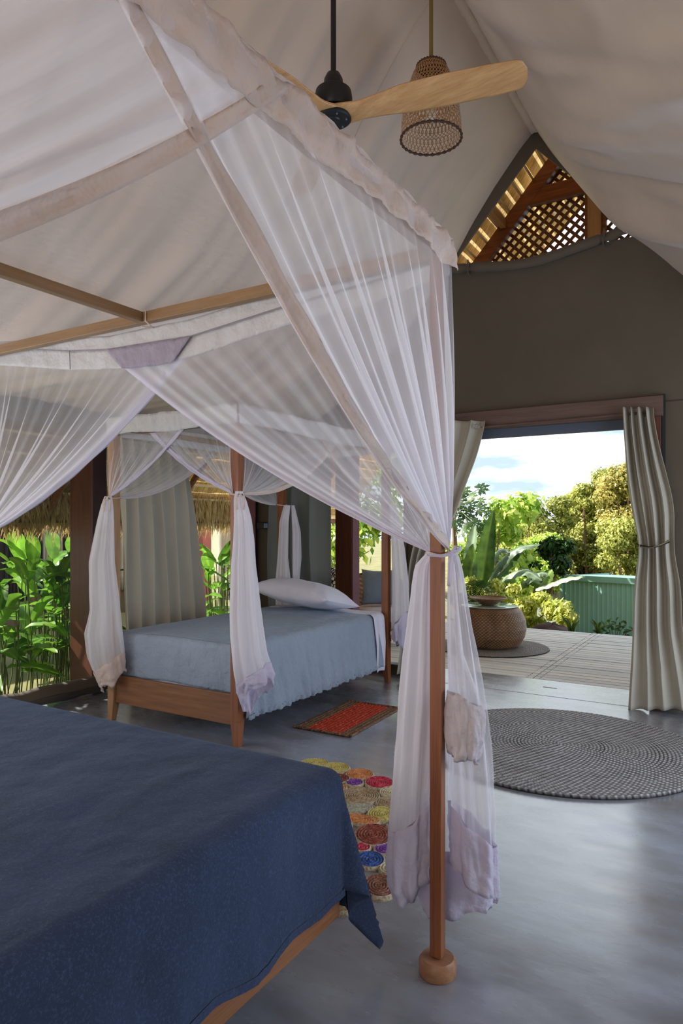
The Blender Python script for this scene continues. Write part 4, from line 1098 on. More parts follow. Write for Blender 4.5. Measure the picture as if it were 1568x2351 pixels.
for s in (-1, 1):
    n_ = 60; P = np.zeros((n_, 8, 3))
    for i in range(n_):
        t = -.5+i/(n_-1)
        for j in range(8):
            a = 2*PI*j/8; q = cm+a1*(s*l2/2*.985)+b1*(t*l1*1.02); P[i, j] = (q[0]+.011*math.cos(a)*a1[0], q[1]+.011*math.cos(a)*a1[1], .010+.009*math.sin(a)*(1+.2*math.sin(i*2)))
    grid('end_braid', P, M['brown_jute'], mt, closed_v=True)

# ---- rug of coloured coils
cr = thing('coil_rug', tuple(U(860, 1870, Z=0)), 'rug of joined colourful coiled jute discs on the floor beyond the blue bed', 'rug')
def jute(nm, c, e=(206, 186, 150)):
    m, nt, out = newmat(nm); n1 = noise_tex(nt, 90, 4, .7)
    cc = srgb(*c); dk_c = tuple(x*.35 for x in cc); lt = srgb(*[min(255, int(x*.6+100)) for x in c])
    pbsdf(nt, out, ramp(nt, n1, [(.32, dk_c), (.5, cc), (.72, lt)]), .75, .3, bump(nt, n1, .5, .004)); return m
JC = dict(yellow=(196, 180, 96), orange=(206, 130, 70), maroon=(124, 58, 46), purple=(120, 60, 150), crimson=(190, 40, 66), natural=(166, 142, 108), cream=(206, 192, 156), grey=(170, 168, 146), brown=(132, 84, 62), blue=(44, 78, 150), rust=(140, 66, 48))
MJ = {k: jute('jute_'+k, c) for k, c in JC.items()}; MJ['edge'] = jute('jute_edge', (176, 160, 132))
discs = [(722, 1752, 34, 10, 'yellow', 0), (770, 1763, 34, 13, 'yellow', 0), (826, 1778, 33, 13, 'orange', 0), (770, 1788, 34, 12, 'maroon', 0), (814, 1797, 22, 9, 'purple', 0), (871, 1797, 34, 15, 'crimson', 0),
         (778, 1808, 20, 9, 'orange', 0), (826, 1827, 47, 21, 'natural', 0), (900, 1820, 30, 15, 'cream', 0), (897, 1842, 36, 13, 'natural', 0), (820, 1856, 44, 11, 'grey', 14), (882, 1870, 40, 20, 'yellow', 0),
         (826, 1882, 50, 12, 'orange', -14), (858, 1917, 45, 27, 'rust', 0), (905, 1893, 18, 10, 'blue', 0), (833, 1946, 20, 11, 'crimson', 0), (884, 1950, 27, 14, 'purple', 0), (851, 1974, 34, 21, 'blue', 0),
         (897, 1994, 28, 17, 'cream', 0), (872, 2034, 40, 29, 'brown', 0), (930, 1858, 24, 12, 'cream', 0), (940, 1900, 30, 15, 'orange', 0), (925, 1935, 24, 13, 'cream', 0), (745, 1830, 42, 18, 'grey', 0), (770, 1890, 40, 20, 'purple', 0), (780, 2068, 46, 30, 'natural', 0)]
for (px_, py_, rx, ry, c, rot) in discs:
    ctr = U(px_, py_, Z=.012); d_ = float(ctr @ FV); R1 = rx/FPX*d_; R2 = ry/FPX*d_*d_/CAMZ*.98
    R2 = min(max(R2, R1*.5), R1*1.5) if rot == 0 else R1*.52
    pit = .0125; rings = max(2, round(R1/pit)); nr = rings*4; na = 48
    P = np.zeros((nr+3, na, 3)); th = np.linspace(0, 2*PI, na, endpoint=False)
    for i in range(nr+3):
        t = min(1, i/nr); hb_ = .009+.0085*abs(math.sin(PI*t*rings))**.6 if i <= nr else (.008 if i == nr+1 else .0)
        e = 1.0 if i <= nr else (1.035 if i == nr+1 else 1.03)
        lx, ly = R1*t*e*np.cos(th), R2*t*e*np.sin(th)
        ca, sa = math.cos(math.radians(rot)), math.sin(math.radians(rot))
        ax = lx*ca-ly*sa; ay = lx*sa+ly*ca
        P[i, :, 0] = ctr[0]+ax*RV[0]+ay*FV[0]; P[i, :, 1] = ctr[1]+ax*RV[1]+ay*FV[1]; P[i, :, 2] = hb_
    o = grid('coil_disc', P[:nr-1], MJ[c], cr, closed_v=True); o['label'] = c+' coiled jute disc'
    o2 = grid('disc_edge', P[nr-2:], MJ['edge'], o, closed_v=True)
# ================================================================== PORCH FURNITURE AND GARDEN
m, nt, out = newmat('wicker'); at = N(nt, 'ShaderNodeAttribute', attribute_name='tint'); nz = noise_tex(nt, 9, 3, .6, mscale=(1, 1, .3))
mu = N(nt, 'ShaderNodeMath', operation='MULTIPLY_ADD'); nt.links.new(nz, mu.inputs[0]); mu.inputs[1].default_value = .5; nt.links.new(at.outputs['Fac'], mu.inputs[2])
pbsdf(nt, out, ramp(nt, mu.outputs[0], [(.2, srgb(50, 32, 22)), (.62, srgb(150, 112, 78)), (1.05, srgb(206, 178, 148))]), .45, .5); M['wicker'] = m
def woven(name, prof, c, mat, parent, na=300, rows=70, amp=.004, strands=60, lo=0.0):
    """lathe of a woven wall: profile (r, z) list"""
    s = np.linspace(0, 1, len(prof)); P = np.zeros((rows, na, 3)); T = np.zeros((rows, na))
    th = np.linspace(0, 2*PI, na, endpoint=False)
    for i in range(rows):
        t = i/(rows-1); r = np.interp(t, s, [p[0] for p in prof]); z = np.interp(t, s, [p[1] for p in prof])
        w = np.sin(th*strands+(i//2 % 2)*PI); g = (.5+.5*w)*(1 if i % 2 else .25)
        rr = r+amp*g; P[i, :, 0] = c[0]+rr*np.cos(th); P[i, :, 1] = c[1]+rr*np.sin(th); P[i, :, 2] = c[2]+z; T[i] = .08+.6*g
    return grid(name, P, mat, parent, closed_v=True, col=T, smooth=False)
TC = np.array((-2.70, 7.86, 0.0))
tb = thing('side_table', tuple(TC), 'drum shaped wicker side table with a round glass top on the deck', 'table')
woven('basket_body', [(.30, .0), (.35, .03), (.405, .12), (.425, .22), (.415, .32), (.37, .42), (.325, .465), (.30, .47)], TC+np.array((0, 0, .016)), M['wicker'], tb, rows=76)
MB().lathe([(0, 0), (.30, 0), (.29, .06), (0, .06)], tuple(TC+np.array((0, 0, .018))), 40, cap=False).build('inner_base', M['cane_dark'], tb)
m, nt, out = newmat('green_glass'); p_ = pbsdf(nt, out, (.62, .80, .80), .03, .8); p_.inputs['Transmission Weight'].default_value = .25; M['glass'] = m
MB().lathe([(0, 0), (.325, 0), (.330, .002), (.330, .006), (.325, .008), (0, .008)], tuple(TC+np.array((0, 0, .488))), 64, cap=False).build('glass_top', M['glass'], tb, True)
BC = TC+np.array((-.01, -.02, .497))
bw = thing('basket_bowl', tuple(BC), 'shallow woven basket bowl standing on the glass topped side table', 'bowl')
woven('woven_wall', [(.02, .004), (.085, .006), (.115, .03), (.17, .062), (.215, .088)], BC, M['wicker'], bw, na=200, rows=26, strands=44, amp=.003)
woven('woven_lining', [(.205, .085), (.16, .060), (.10, .034), (.0, .028)], BC, M['wicker'], bw, na=200, rows=22, strands=40, amp=.003)
P = np.zeros((90, 8, 3))
for i in range(90):
    a = 2*PI*i/90
    for j in range(8):
        b = 2*PI*j/8; r = .214+.006*math.cos(b); P[i, j] = BC+np.array((r*math.cos(a), r*math.sin(a), .089+.006*math.sin(b)+.002*math.sin(i*2.1)))
grid('rim', P, M['cane'], bw, closed_u=True, closed_v=True)
dr = thing('round_rug', (-2.68, 7.84, 0), 'round grey braided rug on the deck under the wicker side table', 'rug')
braided_round('r', -2.68, 7.84, .66, .020, .03, dr, M['seagrass'], h=.008, z0=.0)

# tub chairs behind the opening
def tub_chair(name, c, rz, label, cush, clabel):
    t = thing(name, c, label, 'chair')
    n_, m_ = 60, 26; P = np.zeros((n_, m_, 3)); T = np.zeros((n_, m_)); Q = np.zeros((n_, 8, 3))
    for i in range(n_):
        a = -2.25+4.5*i/(n_-1); k = math.cos(a*.62)**1.2; top = .42+.42*max(0, k)
        for j in range(m_):
            s = j/(m_-1); z = .12+(top-.12)*s; r = .27+.10*s+.05*s*s
            w = .5+.5*math.sin(i*1.57+(j % 2)*PI); P[i, j] = (c[0]+(r+.003*w)*math.cos(a+rz), c[1]+(r+.003*w)*math.sin(a+rz), z); T[i, j] = .15+.6*w
        for j in range(8):
            b = 2*PI*j/8; r = .42+.013*math.cos(b); Q[i, j] = (c[0]+r*math.cos(a+rz), c[1]+r*math.sin(a+rz), top+.013*math.sin(b))
    grid('shell', P, M['wicker'], t, col=T, smooth=False, thick=.012)
    grid('rim', Q, M['wicker'], t, closed_v=True)
    MB().lathe([(0, .30), (.28, .30), (.30, .34), (.28, .44), (.24, .46), (0, .465)], (c[0], c[1], 0), 36, cap=False).build('seat_cushion', M['sheet'], t, True)
    for k in range(4):
        a = rz+.78+k*PI/2; MB().tube([(c[0]+.22*math.cos(a), c[1]+.22*math.sin(a), .14), (c[0]+.25*math.cos(a), c[1]+.25*math.sin(a), 0)], .016, 8).build('leg', M['cane_dark'], t, True)
    return t
ca = U(872, 1340, Y=7.35); tub_chair('tub_chair', (float(ca[0]), 7.35, 0), 2.3, 'woven tub chair holding the plain grey blue cushion, right of the porch post', None, None)
cb = U(765, 1340, Y=7.75); tub_chair('tub_chair', (float(cb[0]), 7.75, 0), 2.3, 'woven tub chair left of the porch post, mostly hidden behind the pillow', None, None)
def cushion(c, w, h, d, rz, tilt, mat, label, seed):
    t = thing('cushion', tuple(c), label, 'cushion')
    R = Matrix.Rotation(rz, 4, 'Z') @ Matrix.Rotation(PI/2+tilt, 4, 'X')
    grid('cover', place(pillow_mesh(w, h, d, 30, 20, seed, .2), c, R), mat, t, closed_v=True)
cushion((float(ca[0])-.02, 7.37, .69), .44, .44, .17, math.radians(25), -.18, M['cushion'], 'plain grey blue square cushion propped in the right hand tub chair', 2)
m, nt, out = newmat('patterned_cloth'); vo = nt.nodes.new('ShaderNodeTexVoronoi'); vo.feature = 'DISTANCE_TO_EDGE'; vo.inputs['Scale'].default_value = 22; tc = nt.nodes.new('ShaderNodeTexCoord'); nt.links.new(tc.outputs['Object'], vo.inputs['Vector'])
pbsdf(nt, out, ramp(nt, vo.outputs['Distance'], [(.10, srgb(30, 34, 44)), (.16, srgb(226, 230, 236))]), .8, .2); M['pattern'] = m
cushion((float(cb[0])+.05, 7.77, .70), .42, .42, .16, math.radians(30), -.25, M['pattern'], 'black and white patterned cushion in the chair left of the porch post', 4)

# ---------------------------------------------------------------- leaves
def blade(path, w, mat, parent, name='leaf', nu=14, nv=7, vfold=.25, wav=.03, tear=0.0, seed=0, side=None, roll=0.0, tip=.9, prof=None):
    """broad leaf along a 3-D path with its width, V fold and wavy or torn edges"""
    path = [np.array(p, float) for p in path]; k = len(path)
    # Catmull-like smooth
    ts = np.linspace(0, 1, nu); pts = []
    for t in ts:
        x = t*(k-1); i = min(k-2, int(x)); u = x-i
        p0, p1, p2, p3 = path[max(0, i-1)], path[i], path[i+1], path[min(k-1, i+2)]
        pts.append(.5*((2*p1)+(-p0+p2)*u+(2*p0-5*p1+4*p2-p3)*u*u+(-p0+3*p1-3*p2+p3)*u**3))
    P = np.zeros((nu, nv, 3)); D = np.zeros((nu, nv))
    up0 = np.array(side, float) if side is not None else np.array((0, 0, 1.))
    for i in range(nu):
        t = pts[min(i+1, nu-1)]-pts[max(i-1, 0)]; t = t/np.linalg.norm(t)
        s = np.cross(t, up0); ns = np.linalg.norm(s); s = s/ns if ns > 1e-3 else np.array((1., 0, 0)); u = np.cross(s, t)
        if roll: s, u = s*math.cos(roll)+u*math.sin(roll), u*math.cos(roll)-s*math.sin(roll)
        q = ts[i]; ww = w*(math.sin(PI*min(1, q**.75*1.0))**.65 if prof is None else prof(q)) if q < 1 else 0
        for j in range(nv):
            v = -1+2*j/(nv-1); tr_ = 1-tear*max(0, math.sin(i*2.3+j+seed*5))*abs(v)
            e = s*(v*ww/2*tr_)+u*(abs(v)*ww/2*vfold+wav*w*math.sin(i*1.7+seed+v*2)*abs(v))
            P[i, j] = pts[i]+e; D[i, j] = .04*math.sin(i*2.1)+.30*(abs(v) < .12)+(seed % 7)*.05-.05*abs(v)
    return grid(name, P, mat, parent, col=D)
def tree_leaves(name, blobs, n, size, mat, parent, seed=1, droop=.3, aspect=2.2, shell=.75):
    r = np.random.default_rng(seed); B = np.array([b[:3] for b in blobs], float); Rr = np.array([[b[3], b[4], b[5]] for b in blobs], float)
    wts = (Rr.prod(1))**(2/3); wts /= wts.sum(); idx = r.choice(len(B), n, p=wts)
    d = r.normal(size=(n, 3)); d /= np.linalg.norm(d, axis=1)[:, None]
    rad = (shell+(1-shell)*r.random(n))**1.0*(1+.10*r.normal(size=n))
    C = B[idx]+d*Rr[idx]*rad[:, None]
    nrm = d+.7*r.normal(size=(n, 3)); nrm[:, 2] += .5; nrm /= np.linalg.norm(nrm, axis=1)[:, None]
    a = r.normal(size=(n, 3)); a[:, 2] -= droop*2; a -= (a*nrm).sum(1)[:, None]*nrm; a /= np.linalg.norm(a, axis=1)[:, None]
    b = np.cross(nrm, a); s = size*(.6+.8*r.random(n))[:, None]
    V = np.stack([C-a*s, C+b*s/aspect-a*s*.1, C+a*s, C-b*s/aspect-a*s*.1], 1).reshape(-1, 3)
    V += 0
    F = np.arange(4*n).reshape(n, 4); T = np.repeat(r.random(n)*.5-.1, 4)
    o = link_mesh(name, V, F, mat, parent, col=T); o['kind'] = 'stuff'; return o
M['lf_tree'] = leaf_mat('tree_leaf', srgb(84, 100, 34), srgb(214, 214, 118), .8)
M['lf_tree2'] = leaf_mat('orange_tree_leaf', srgb(96, 104, 38), srgb(220, 204, 120), .8)
M['lf_dark'] = leaf_mat('dark_leaf', srgb(16, 40, 12), srgb(56, 96, 36), 3)
M['lf_papaya'] = leaf_mat('papaya_leaf', srgb(26, 52, 20), srgb(86, 116, 46), 3)
M['lf_banana'] = leaf_mat('banana_leaf', srgb(26, 62, 24), srgb(118, 146, 70), 2.5, .4, .35)
M['lf_banana2'] = leaf_mat('banana_leaf_pale', srgb(52, 76, 56), srgb(160, 180, 148), 2.5, .4, .35)
M['lf_bush'] = leaf_mat('yellow_bush_leaf', srgb(120, 140, 36), srgb(240, 238, 130), 4)
M['lf_ginger'] = leaf_mat('ginger_leaf', srgb(44, 96, 22), srgb(140, 190, 66), 5, .4, .35)
M['lf_fresh'] = leaf_mat('fresh_leaf', srgb(100, 150, 30), srgb(222, 236, 120), 3)
M['bark'] = wood('bark', srgb(84, 62, 46), srgb(140, 116, 92), 2, 2.0, .9)
M['stem'] = plain('green_stem', srgb(88, 104, 48), .6)
def trunk(parent, pts, r, name='trunk', mat=None):
    MB().tube(pts, r, 8).build(name, mat or M['bark'], parent, True)

# trees beyond the deck
def garden_tree(Y, blobs_px, n, size, label, mat, seed, name='broadleaf_tree', aspect=2.2):
    bl = []
    for (px_, py_, rx, rz_) in blobs_px:
        c = U(px_, py_, Y=Y+random.uniform(-.6, .6)); d_ = float(c @ FV); bl.append((c[0], c[1], c[2], rx/FPX*d_, rx/FPX*d_*.9, rz_/FPX*d_))
    cx_ = sum(b[0] for b in bl)/len(bl); t = thing(name, (cx_, Y, -4.5), label, 'tree', 'trees beyond the deck')
    trunk(t, [(cx_, Y, -4.5), (cx_+.1, Y, -2), (cx_-.1, Y, bl[0][2])], [.2, .15, .08])
    for b in bl[::2]:
        trunk(t, [(cx_, Y, -2.0), ((cx_+b[0])/2, b[1], (b[2]-2)/2+.3), (b[0], b[1], b[2]+b[5]*.4)], [.09, .05, .02], 'branch')
    tree_leaves('foliage', bl, n, size, mat, t, seed, .5, aspect, .55)
rb = random.Random(11)
def scatter(x0, x1, yf, y1, n, r):
    L = []
    for _ in range(n):
        x = rb.uniform(x0, x1); yt = yf(x); y = rb.uniform(yt+r*.7, y1); k = rb.uniform(.6, 1.15); L.append((x, y, r*k*1.2, r*k*.85))
    return L
TOP = [(1130, 1150), (1165, 1132), (1200, 1122), (1250, 1134), (1300, 1116), (1350, 1090), (1400, 1064), (1440, 1046), (1540, 1020)]
yt = lambda x: float(np.interp(x, [p[0] for p in TOP], [p[1] for p in TOP]))+rb.uniform(-4, 10)
garden_tree(28, scatter(1140, 1530, lambda x: yt(x)+22, 1340, 60, 34), 30000, .075, 'wide mass of olive green trees farthest back beyond the shed', M['lf_tree'], 2)
garden_tree(24, scatter(1165, 1300, yt, 1320, 34, 30), 30000, 0.061, 'rounded olive green tree beyond the deck, left of the taller tree', M['lf_tree'], 3)
garden_tree(25.5, scatter(1300, 1400, yt, 1320, 34, 28), 30000, 0.061, 'tall olive green tree in the middle beyond the green shed', M['lf_tree'], 4)
garden_tree(24.5, scatter(1385, 1530, yt, 1200, 27, 32), 24000, 0.061, 'tallest tree beyond the shed, its top tinged orange', M['lf_tree2'], 5)
garden_tree(23, scatter(1390, 1500, lambda x: 1180, 1330, 20, 30), 18000, 0.058, 'lower bushy tree close behind the right end of the green shed', M['lf_tree'], 6)
garden_tree(21, scatter(1150, 1290, lambda x: 1215, 1345, 20, 24), 18000, 0.054, 'bright bushy tree close behind the banana leaves', M['lf_fresh'], 7)
garden_tree(19, scatter(1030, 1130, lambda x: 1238, 1345, 13, 20), 9000, 0.043, 'low bright tree behind the papaya trunk', M['lf_fresh'], 8)

# foliage seen through the side opening
def shrub(c, rx, ry, rz_, n, size, mat, label, seed, cat='shrub', name='shrub', aspect=2.0):
    t = thing(name, (c[0], c[1], -.1), label, cat)
    r = random.Random(seed); bl = [(c[0]+r.uniform(-rx, rx)*.7, c[1]+r.uniform(-ry, ry)*.6, c[2]+r.uniform(-rz_, rz_)*.75, rx*.42, ry*.45, rz_*.32) for _ in range(9)]
    for b in bl[:5]: trunk(t, [(c[0], c[1], -.1), ((c[0]+b[0])/2, b[1], b[2]*.5), (b[0], b[1], b[2]+b[5]*.5)], [.03, .02, .008], 'stem')
    tree_leaves('foliage', bl, n, size, mat, t, seed, .6, aspect, .4); return t
shrub((-8.3, 13.6, 1.6), 2.1, 1.0, 1.9, 5200, .10, M['lf_fresh'], 'bright green shrub in the sun outside the opening behind the single bed', 21)
shrub((-4.9, 14.6, 1.0), 1.0, .8, 1.2, 2200, .10, M['lf_fresh'], 'bright green shrub partly hidden by the hanging nets, left of the doorway', 22)

# yellow bush right behind the deck
pb = U(1195, 1400, Y=11.3)
bu = thing('yellow_bush', (float(pb[0]), 11.3, -.4), 'sunlit yellow green bush with drooping leaves right behind the deck', 'bush')
bl = []
for (a, b, r_x, r_z) in ((1085, 1345, 22, 22), (1110, 1372, 24, 22), (1140, 1345, 18, 16), (1160, 1385, 30, 26), (1180, 1352, 16, 12), (1205, 1395, 32, 28), (1240, 1375, 24, 18), (1265, 1400, 26, 24), (1290, 1395, 22, 18), (1300, 1418, 26, 20), (1225, 1428, 34, 18), (1120, 1415, 34, 24), (1175, 1425, 30, 20), (1290, 1436, 20, 12)):
    c = U(a, b, Y=11.3+rb.uniform(-.3, .3)); d_ = float(c @ FV); bl.append((c[0], c[1], c[2], r_x/FPX*d_, .22, r_z/FPX*d_))
for b in bl[::2]: trunk(bu, [(pb[0]+.3*rb.uniform(-1, 1), 11.3, -.5), ((pb[0]+b[0])/2, 11.3, b[2]*.4-.1), (b[0], b[1], b[2])], [.018, .012, .006], 'stem', M['stem'])
tree_leaves('foliage', bl, 5600, .048, M['lf_bush'], bu, 31, 1.2, 2.6, .4)

# banana plants
def pxp(Y, L): return [U(a, b, Y=Y+(c if c else 0)) for (a, b, c) in L]
bt = thing('banana_plant', tuple(U(1105, 1440, Y=12.2)*np.array((1, 1, 0))+np.array((0, 0, -.5))), 'banana plant with tall upright dark green leaves left of the doorway view', 'banana plant')
blade(pxp(12.2, [(1107, 1342, 0), (1113, 1290, 0), (1122, 1230, .0), (1133, 1172, -.1)]), .36, M['lf_banana'], bt, nu=22, vfold=.45, wav=.02, seed=1, side=(.3, -1, 0), tear=.04, nv=11, prof=lambda q: min(1, .3+q*3)*(1-q**3.2)**.9)
blade(pxp(12.0, [(1078, 1352, 0), (1082, 1315, 0), (1084, 1285, 0), (1086, 1248, -.1)]), .36, M['lf_banana'], bt, nu=20, vfold=.45, wav=.02, seed=2, side=(-.2, -1, .0), tear=.05, nv=11, prof=lambda q: min(1, .3+q*3)*(1-q**3.2)**.9)
blade(pxp(12.5, [(1078, 1330, 0), (1080, 1280, 0), (1088, 1235, 0), (1090, 1205, 0)]), .30, M['lf_banana2'], bt, nu=20, vfold=.3, seed=3, side=(-.4, -1, .2), tear=.25, prof=lambda q: math.sin(PI*min(1, .15+q*.85))**.6)
trunk(bt, pxp(12.3, [(1092, 1450, 0), (1093, 1400, 0), (1094, 1340, 0)]), [.10, .085, .05], 'stalk', M['stem'])
b2 = thing('banana_plant', tuple(U(1150, 1440, Y=12.6)*np.array((1, 1, 0))+np.array((0, 0, -.5))), 'spreading banana plant whose torn leaves arch out over the yellow bush', 'banana plant')
for k, (L, w, mt_, tr_) in enumerate((
        ([(1125, 1330, 0), (1150, 1290, 0), (1190, 1258, 0), (1242, 1250, 0)], .26, 'lf_banana2', .3), ([(1130, 1335, 0), (1165, 1300, 0), (1180, 1275, 0), (1200, 1262, .2)], .24, 'lf_banana', .3),
        ([(1120, 1320, .2), (1130, 1285, 0), (1150, 1262, 0), (1172, 1270, 0)], .22, 'lf_banana2', .3), ([(1140, 1340, 0), (1170, 1318, -.2), (1210, 1312, -.3), (1245, 1334, -.4)], .22, 'lf_banana2', .12),
        ([(1140, 1345, 0), (1175, 1328, 0), (1200, 1305, 0), (1220, 1318, 0)], .20, 'lf_banana', .2), ([(1235, 1350, 0), (1250, 1335, 0), (1262, 1315, 0), (1268, 1308, 0)], .22, 'lf_banana', .05),
        ([(1230, 1352, -.3), (1265, 1340, -.4), (1300, 1328, -.5), (1340, 1324, -.6)], .17, 'lf_banana2', .15), ([(1200, 1345, .1), (1225, 1322, 0), (1245, 1315, 0), (1262, 1322, 0)], .2, 'lf_banana2', .2),
        ([(1100, 1345, 0), (1140, 1330, 0), (1165, 1342, 0), (1190, 1360, 0)], .24, 'lf_banana', .2), ([(1240, 1385, -.3), (1275, 1378, -.4), (1305, 1384, -.5), (1322, 1402, -.5)], .16, 'lf_banana', .2),
        ([(1250, 1410, -.3), (1285, 1410, -.4), (1310, 1418, -.4), (1330, 1432, -.4)], .15, 'lf_banana', .2), ([(1195, 1350, 0), (1215, 1332, .1), (1235, 1340, .1), (1255, 1356, 0)], .2, 'lf_banana', .2))):
    blade(pxp(12.6, L), w, M[mt_], b2, nu=20, vfold=-.35, wav=.05, tear=tr_, seed=k, side=(0, -.55, .8), prof=lambda q: math.sin(PI*min(1, .1+q*.9))**.6)
trunk(b2, pxp(12.7, [(1150, 1450, 0), (1150, 1400, 0), (1148, 1345, 0)]), [.11, .09, .05], 'stalk', M['stem'])
trunk(b2, pxp(12.7, [(1222, 1450, 0), (1224, 1400, 0), (1230, 1350, 0)]), [.08, .07, .04], 'stalk', M['stem'])

# papaya
pp = thing('papaya_tree', tuple(U(1046, 1440, Y=12.9)*np.array((1, 1, 0))+np.array((0, 0, -.5))), 'papaya tree with lobed leaves beside the left door curtain', 'papaya tree')
trunk(pp, pxp(12.9, [(1049, 1460, 0), (1046, 1330, 0), (1044, 1240, 0), (1040, 1160, 0)]), [.06, .055, .05, .045])
def lobed(c, R, nrm, updir, mat, parent, seed):
    r = random.Random(seed); n_ = np.array(nrm, float); n_ /= np.linalg.norm(n_); a = np.array(updir, float); a -= a@n_*n_; a /= np.linalg.norm(a); b = np.cross(n_, a)
    v = [c]; f = []
    K = 7
    for k in range(K):
        an = (k-(K-1)/2)*.62; Lk = R*(1-.10*abs(k-3)); dirv = a*math.cos(an)+b*math.sin(an); sd = -a*math.sin(an)+b*math.cos(an)
        P_ = [(.25, .07), (.45, .10), (.50, .20), (.62, .10), (.74, .17), (.80, .07), (1.0, .0)]
        base = len(v); v.append(c+dirv*.08*R+sd*.05*R); v.append(c+dirv*.08*R-sd*.05*R)
        for (t, w) in P_:
            dd = n_*(-.18*R*t*t); v.append(c+dirv*Lk*t+sd*w*R+dd); v.append(c+dirv*Lk*t-sd*w*R+dd)
        for q in range(len(P_)): f.append((base+2*q, base+2*q+1, base+2*q+3, base+2*q+2))
    o = link_mesh('leaf', v, f, mat, parent, col=[r.uniform(-.1, .3)]*len(v)); return o
for k, (a, b, R_) in enumerate(((1060, 1128, 24), (1100, 1122, 24), (1078, 1140, 20), (1050, 1150, 26), (1098, 1168, 26), (1066, 1175, 26), (1118, 1178, 18), (1045, 1195, 26), (1085, 1198, 26), (1110, 1202, 20), (1060, 1215, 24), (1094, 1222, 22), (1048, 1168, 24), (1076, 1160, 24), (1072, 1192, 26), (1100, 1150, 16))):
    c = U(a, b, Y=12.9+rb.uniform(-.3, .3)); c0 = U(1042, 1172, Y=12.9)
    out_ = c-c0; lobed(c, R_/FPX*float(c @ FV)*1.15, (rb.uniform(-.5, .5), -.9, .7), out_+np.array((0, 0, -.1)), M['lf_papaya'], pp, k)
    MB().tube([c0, (c0+c)/2+np.array((0, 0, .06)), c], .007, 5).build('leaf_stalk', M['stem'], pp)

# small palm behind the table
pm = thing('small_palm', tuple(U(1085, 1440, Y=9.9)*np.array((1, 1, 0))+np.array((0, 0, -.2))), 'small dark feathery palm rising behind the wicker table', 'palm')
for k, (x1_, y1_, x2_, y2_) in enumerate(((1092, 1345, 1110, 1332), (1105, 1350, 1132, 1338), (1112, 1360, 1142, 1358), (1085, 1345, 1088, 1330), (1078, 1350, 1066, 1340), (1075, 1365, 1056, 1362))):
    pts = pxp(9.9, [(1090, 1450, 0), (1088, 1400, 0), (x1_, y1_, -.05*k), (x2_, y2_, -.1*k)])
    fb = thing('x', (0, 0, 0), 'x', 'x') if False else None
    v, f = [], []
    nn = 26
    for i in range(nn):
        t = .35+.65*i/(nn-1); x = t*3; i0 = min(2, int(x)); p = pts[i0]*(1-(x-i0))+pts[i0+1]*(x-i0)
        d = pts[i0+1]-pts[i0]; d /= np.linalg.norm(d); s = np.cross(d, FV); s /= np.linalg.norm(s); L = .16*math.sin(PI*(.12+.86*i/(nn-1)))
        for sg in (-1, 1):
            tip = p+s*sg*L*.8+d*L*.6+np.array((0, 0, -.02)); b0 = len(v); v += [p-d*.006, p+d*.006, p*.5+tip*.5+d*.007, tip]; f += [(b0, b0+1, b0+2, b0+3)]
    o = link_mesh('frond', v, f, M['lf_dark'], pm, col=[.1]*len(v))
    MB().tube(pts, [.012, .010, .007, .003], 6).build('frond_rib', M['stem'], o)

# green corrugated shed
SY_ = 15.5; s0 = U(1291, 1319, Y=SY_); s1 = U(1500, 1326, Y=SY_)
sh_ = thing('green_shed', (float(s0[0]), SY_, -1.6), 'sea green metal shed with ribbed sheet walls behind the deck', 'shed')
M['shed'] = cloth('green_metal', srgb(124, 160, 152), .45, .06, 40, .05); M['shed_d'] = plain('green_trim', srgb(118, 156, 146), .45)
w_ = (float(s1[0])-float(s0[0])); zt_ = float(s0[2]); npn = 18
def shr(p, a=math.radians(-12)):
    x, y = p[0]-float(s0[0]), p[1]-SY_
    return (float(s0[0])+x*math.cos(a)-y*math.sin(a), SY_+x*math.sin(a)+y*math.cos(a), p[2])
def SB(mb):
    mb.v = [shr(p) for p in mb.v]; return mb
for k in range(npn):
    xa = float(s0[0])+w_*k/npn; pwid = w_/npn
    v = []; prof_ = [(0, 0), (.62, 0), (.72, -.016), (.90, -.016), (1.0, 0)]
    for (t, dy) in prof_: v += [(xa+pwid*t, SY_+dy, -1.8), (xa+pwid*t, SY_+dy, zt_-.10)]
    v = [shr(p) for p in v]; o = link_mesh('wall_sheet', v, [(2*i, 2*i+2, 2*i+3, 2*i+1) for i in range(4)], M['shed'], sh_)
SB(MB().mm(float(s0[0])-.03, float(s1[0]), SY_-.05, SY_+.01, zt_-.12, zt_)).build('top_rail', M['shed_d'], sh_)
SB(MB().mm(float(s0[0])-.03, float(s0[0])+.02, SY_-.04, SY_+.02, -1.8, zt_-.12)).build('corner_trim', M['shed_d'], sh_)
SB(MB().add([(float(s0[0]), SY_+.01, -1.8), (float(s0[0]), SY_+2.6, -1.8), (float(s0[0]), SY_+2.6, zt_-.1), (float(s0[0]), SY_+.01, zt_-.02)], [(0, 1, 2, 3)])).build('side_wall', M['shed'], sh_)
SB(MB().add([(float(s0[0]), SY_, zt_-.01), (float(s1[0]), SY_, zt_-.01), (float(s1[0]), SY_+2.6, zt_-.14), (float(s0[0]), SY_+2.6, zt_-.14)], [(0, 1, 2, 3)])).build('roof_sheet', M['shed_d'], sh_)

ds_ = U(1262, 1305, Y=14.7)
shrub((float(ds_[0]), 14.7, float(ds_[2])), .55, .35, .65, 2600, .055, M['lf_dark'], 'dark green shrub at the left corner of the green shed, added to shade its wall', 51)  # made-up shrub, placed to cast shade on the shed
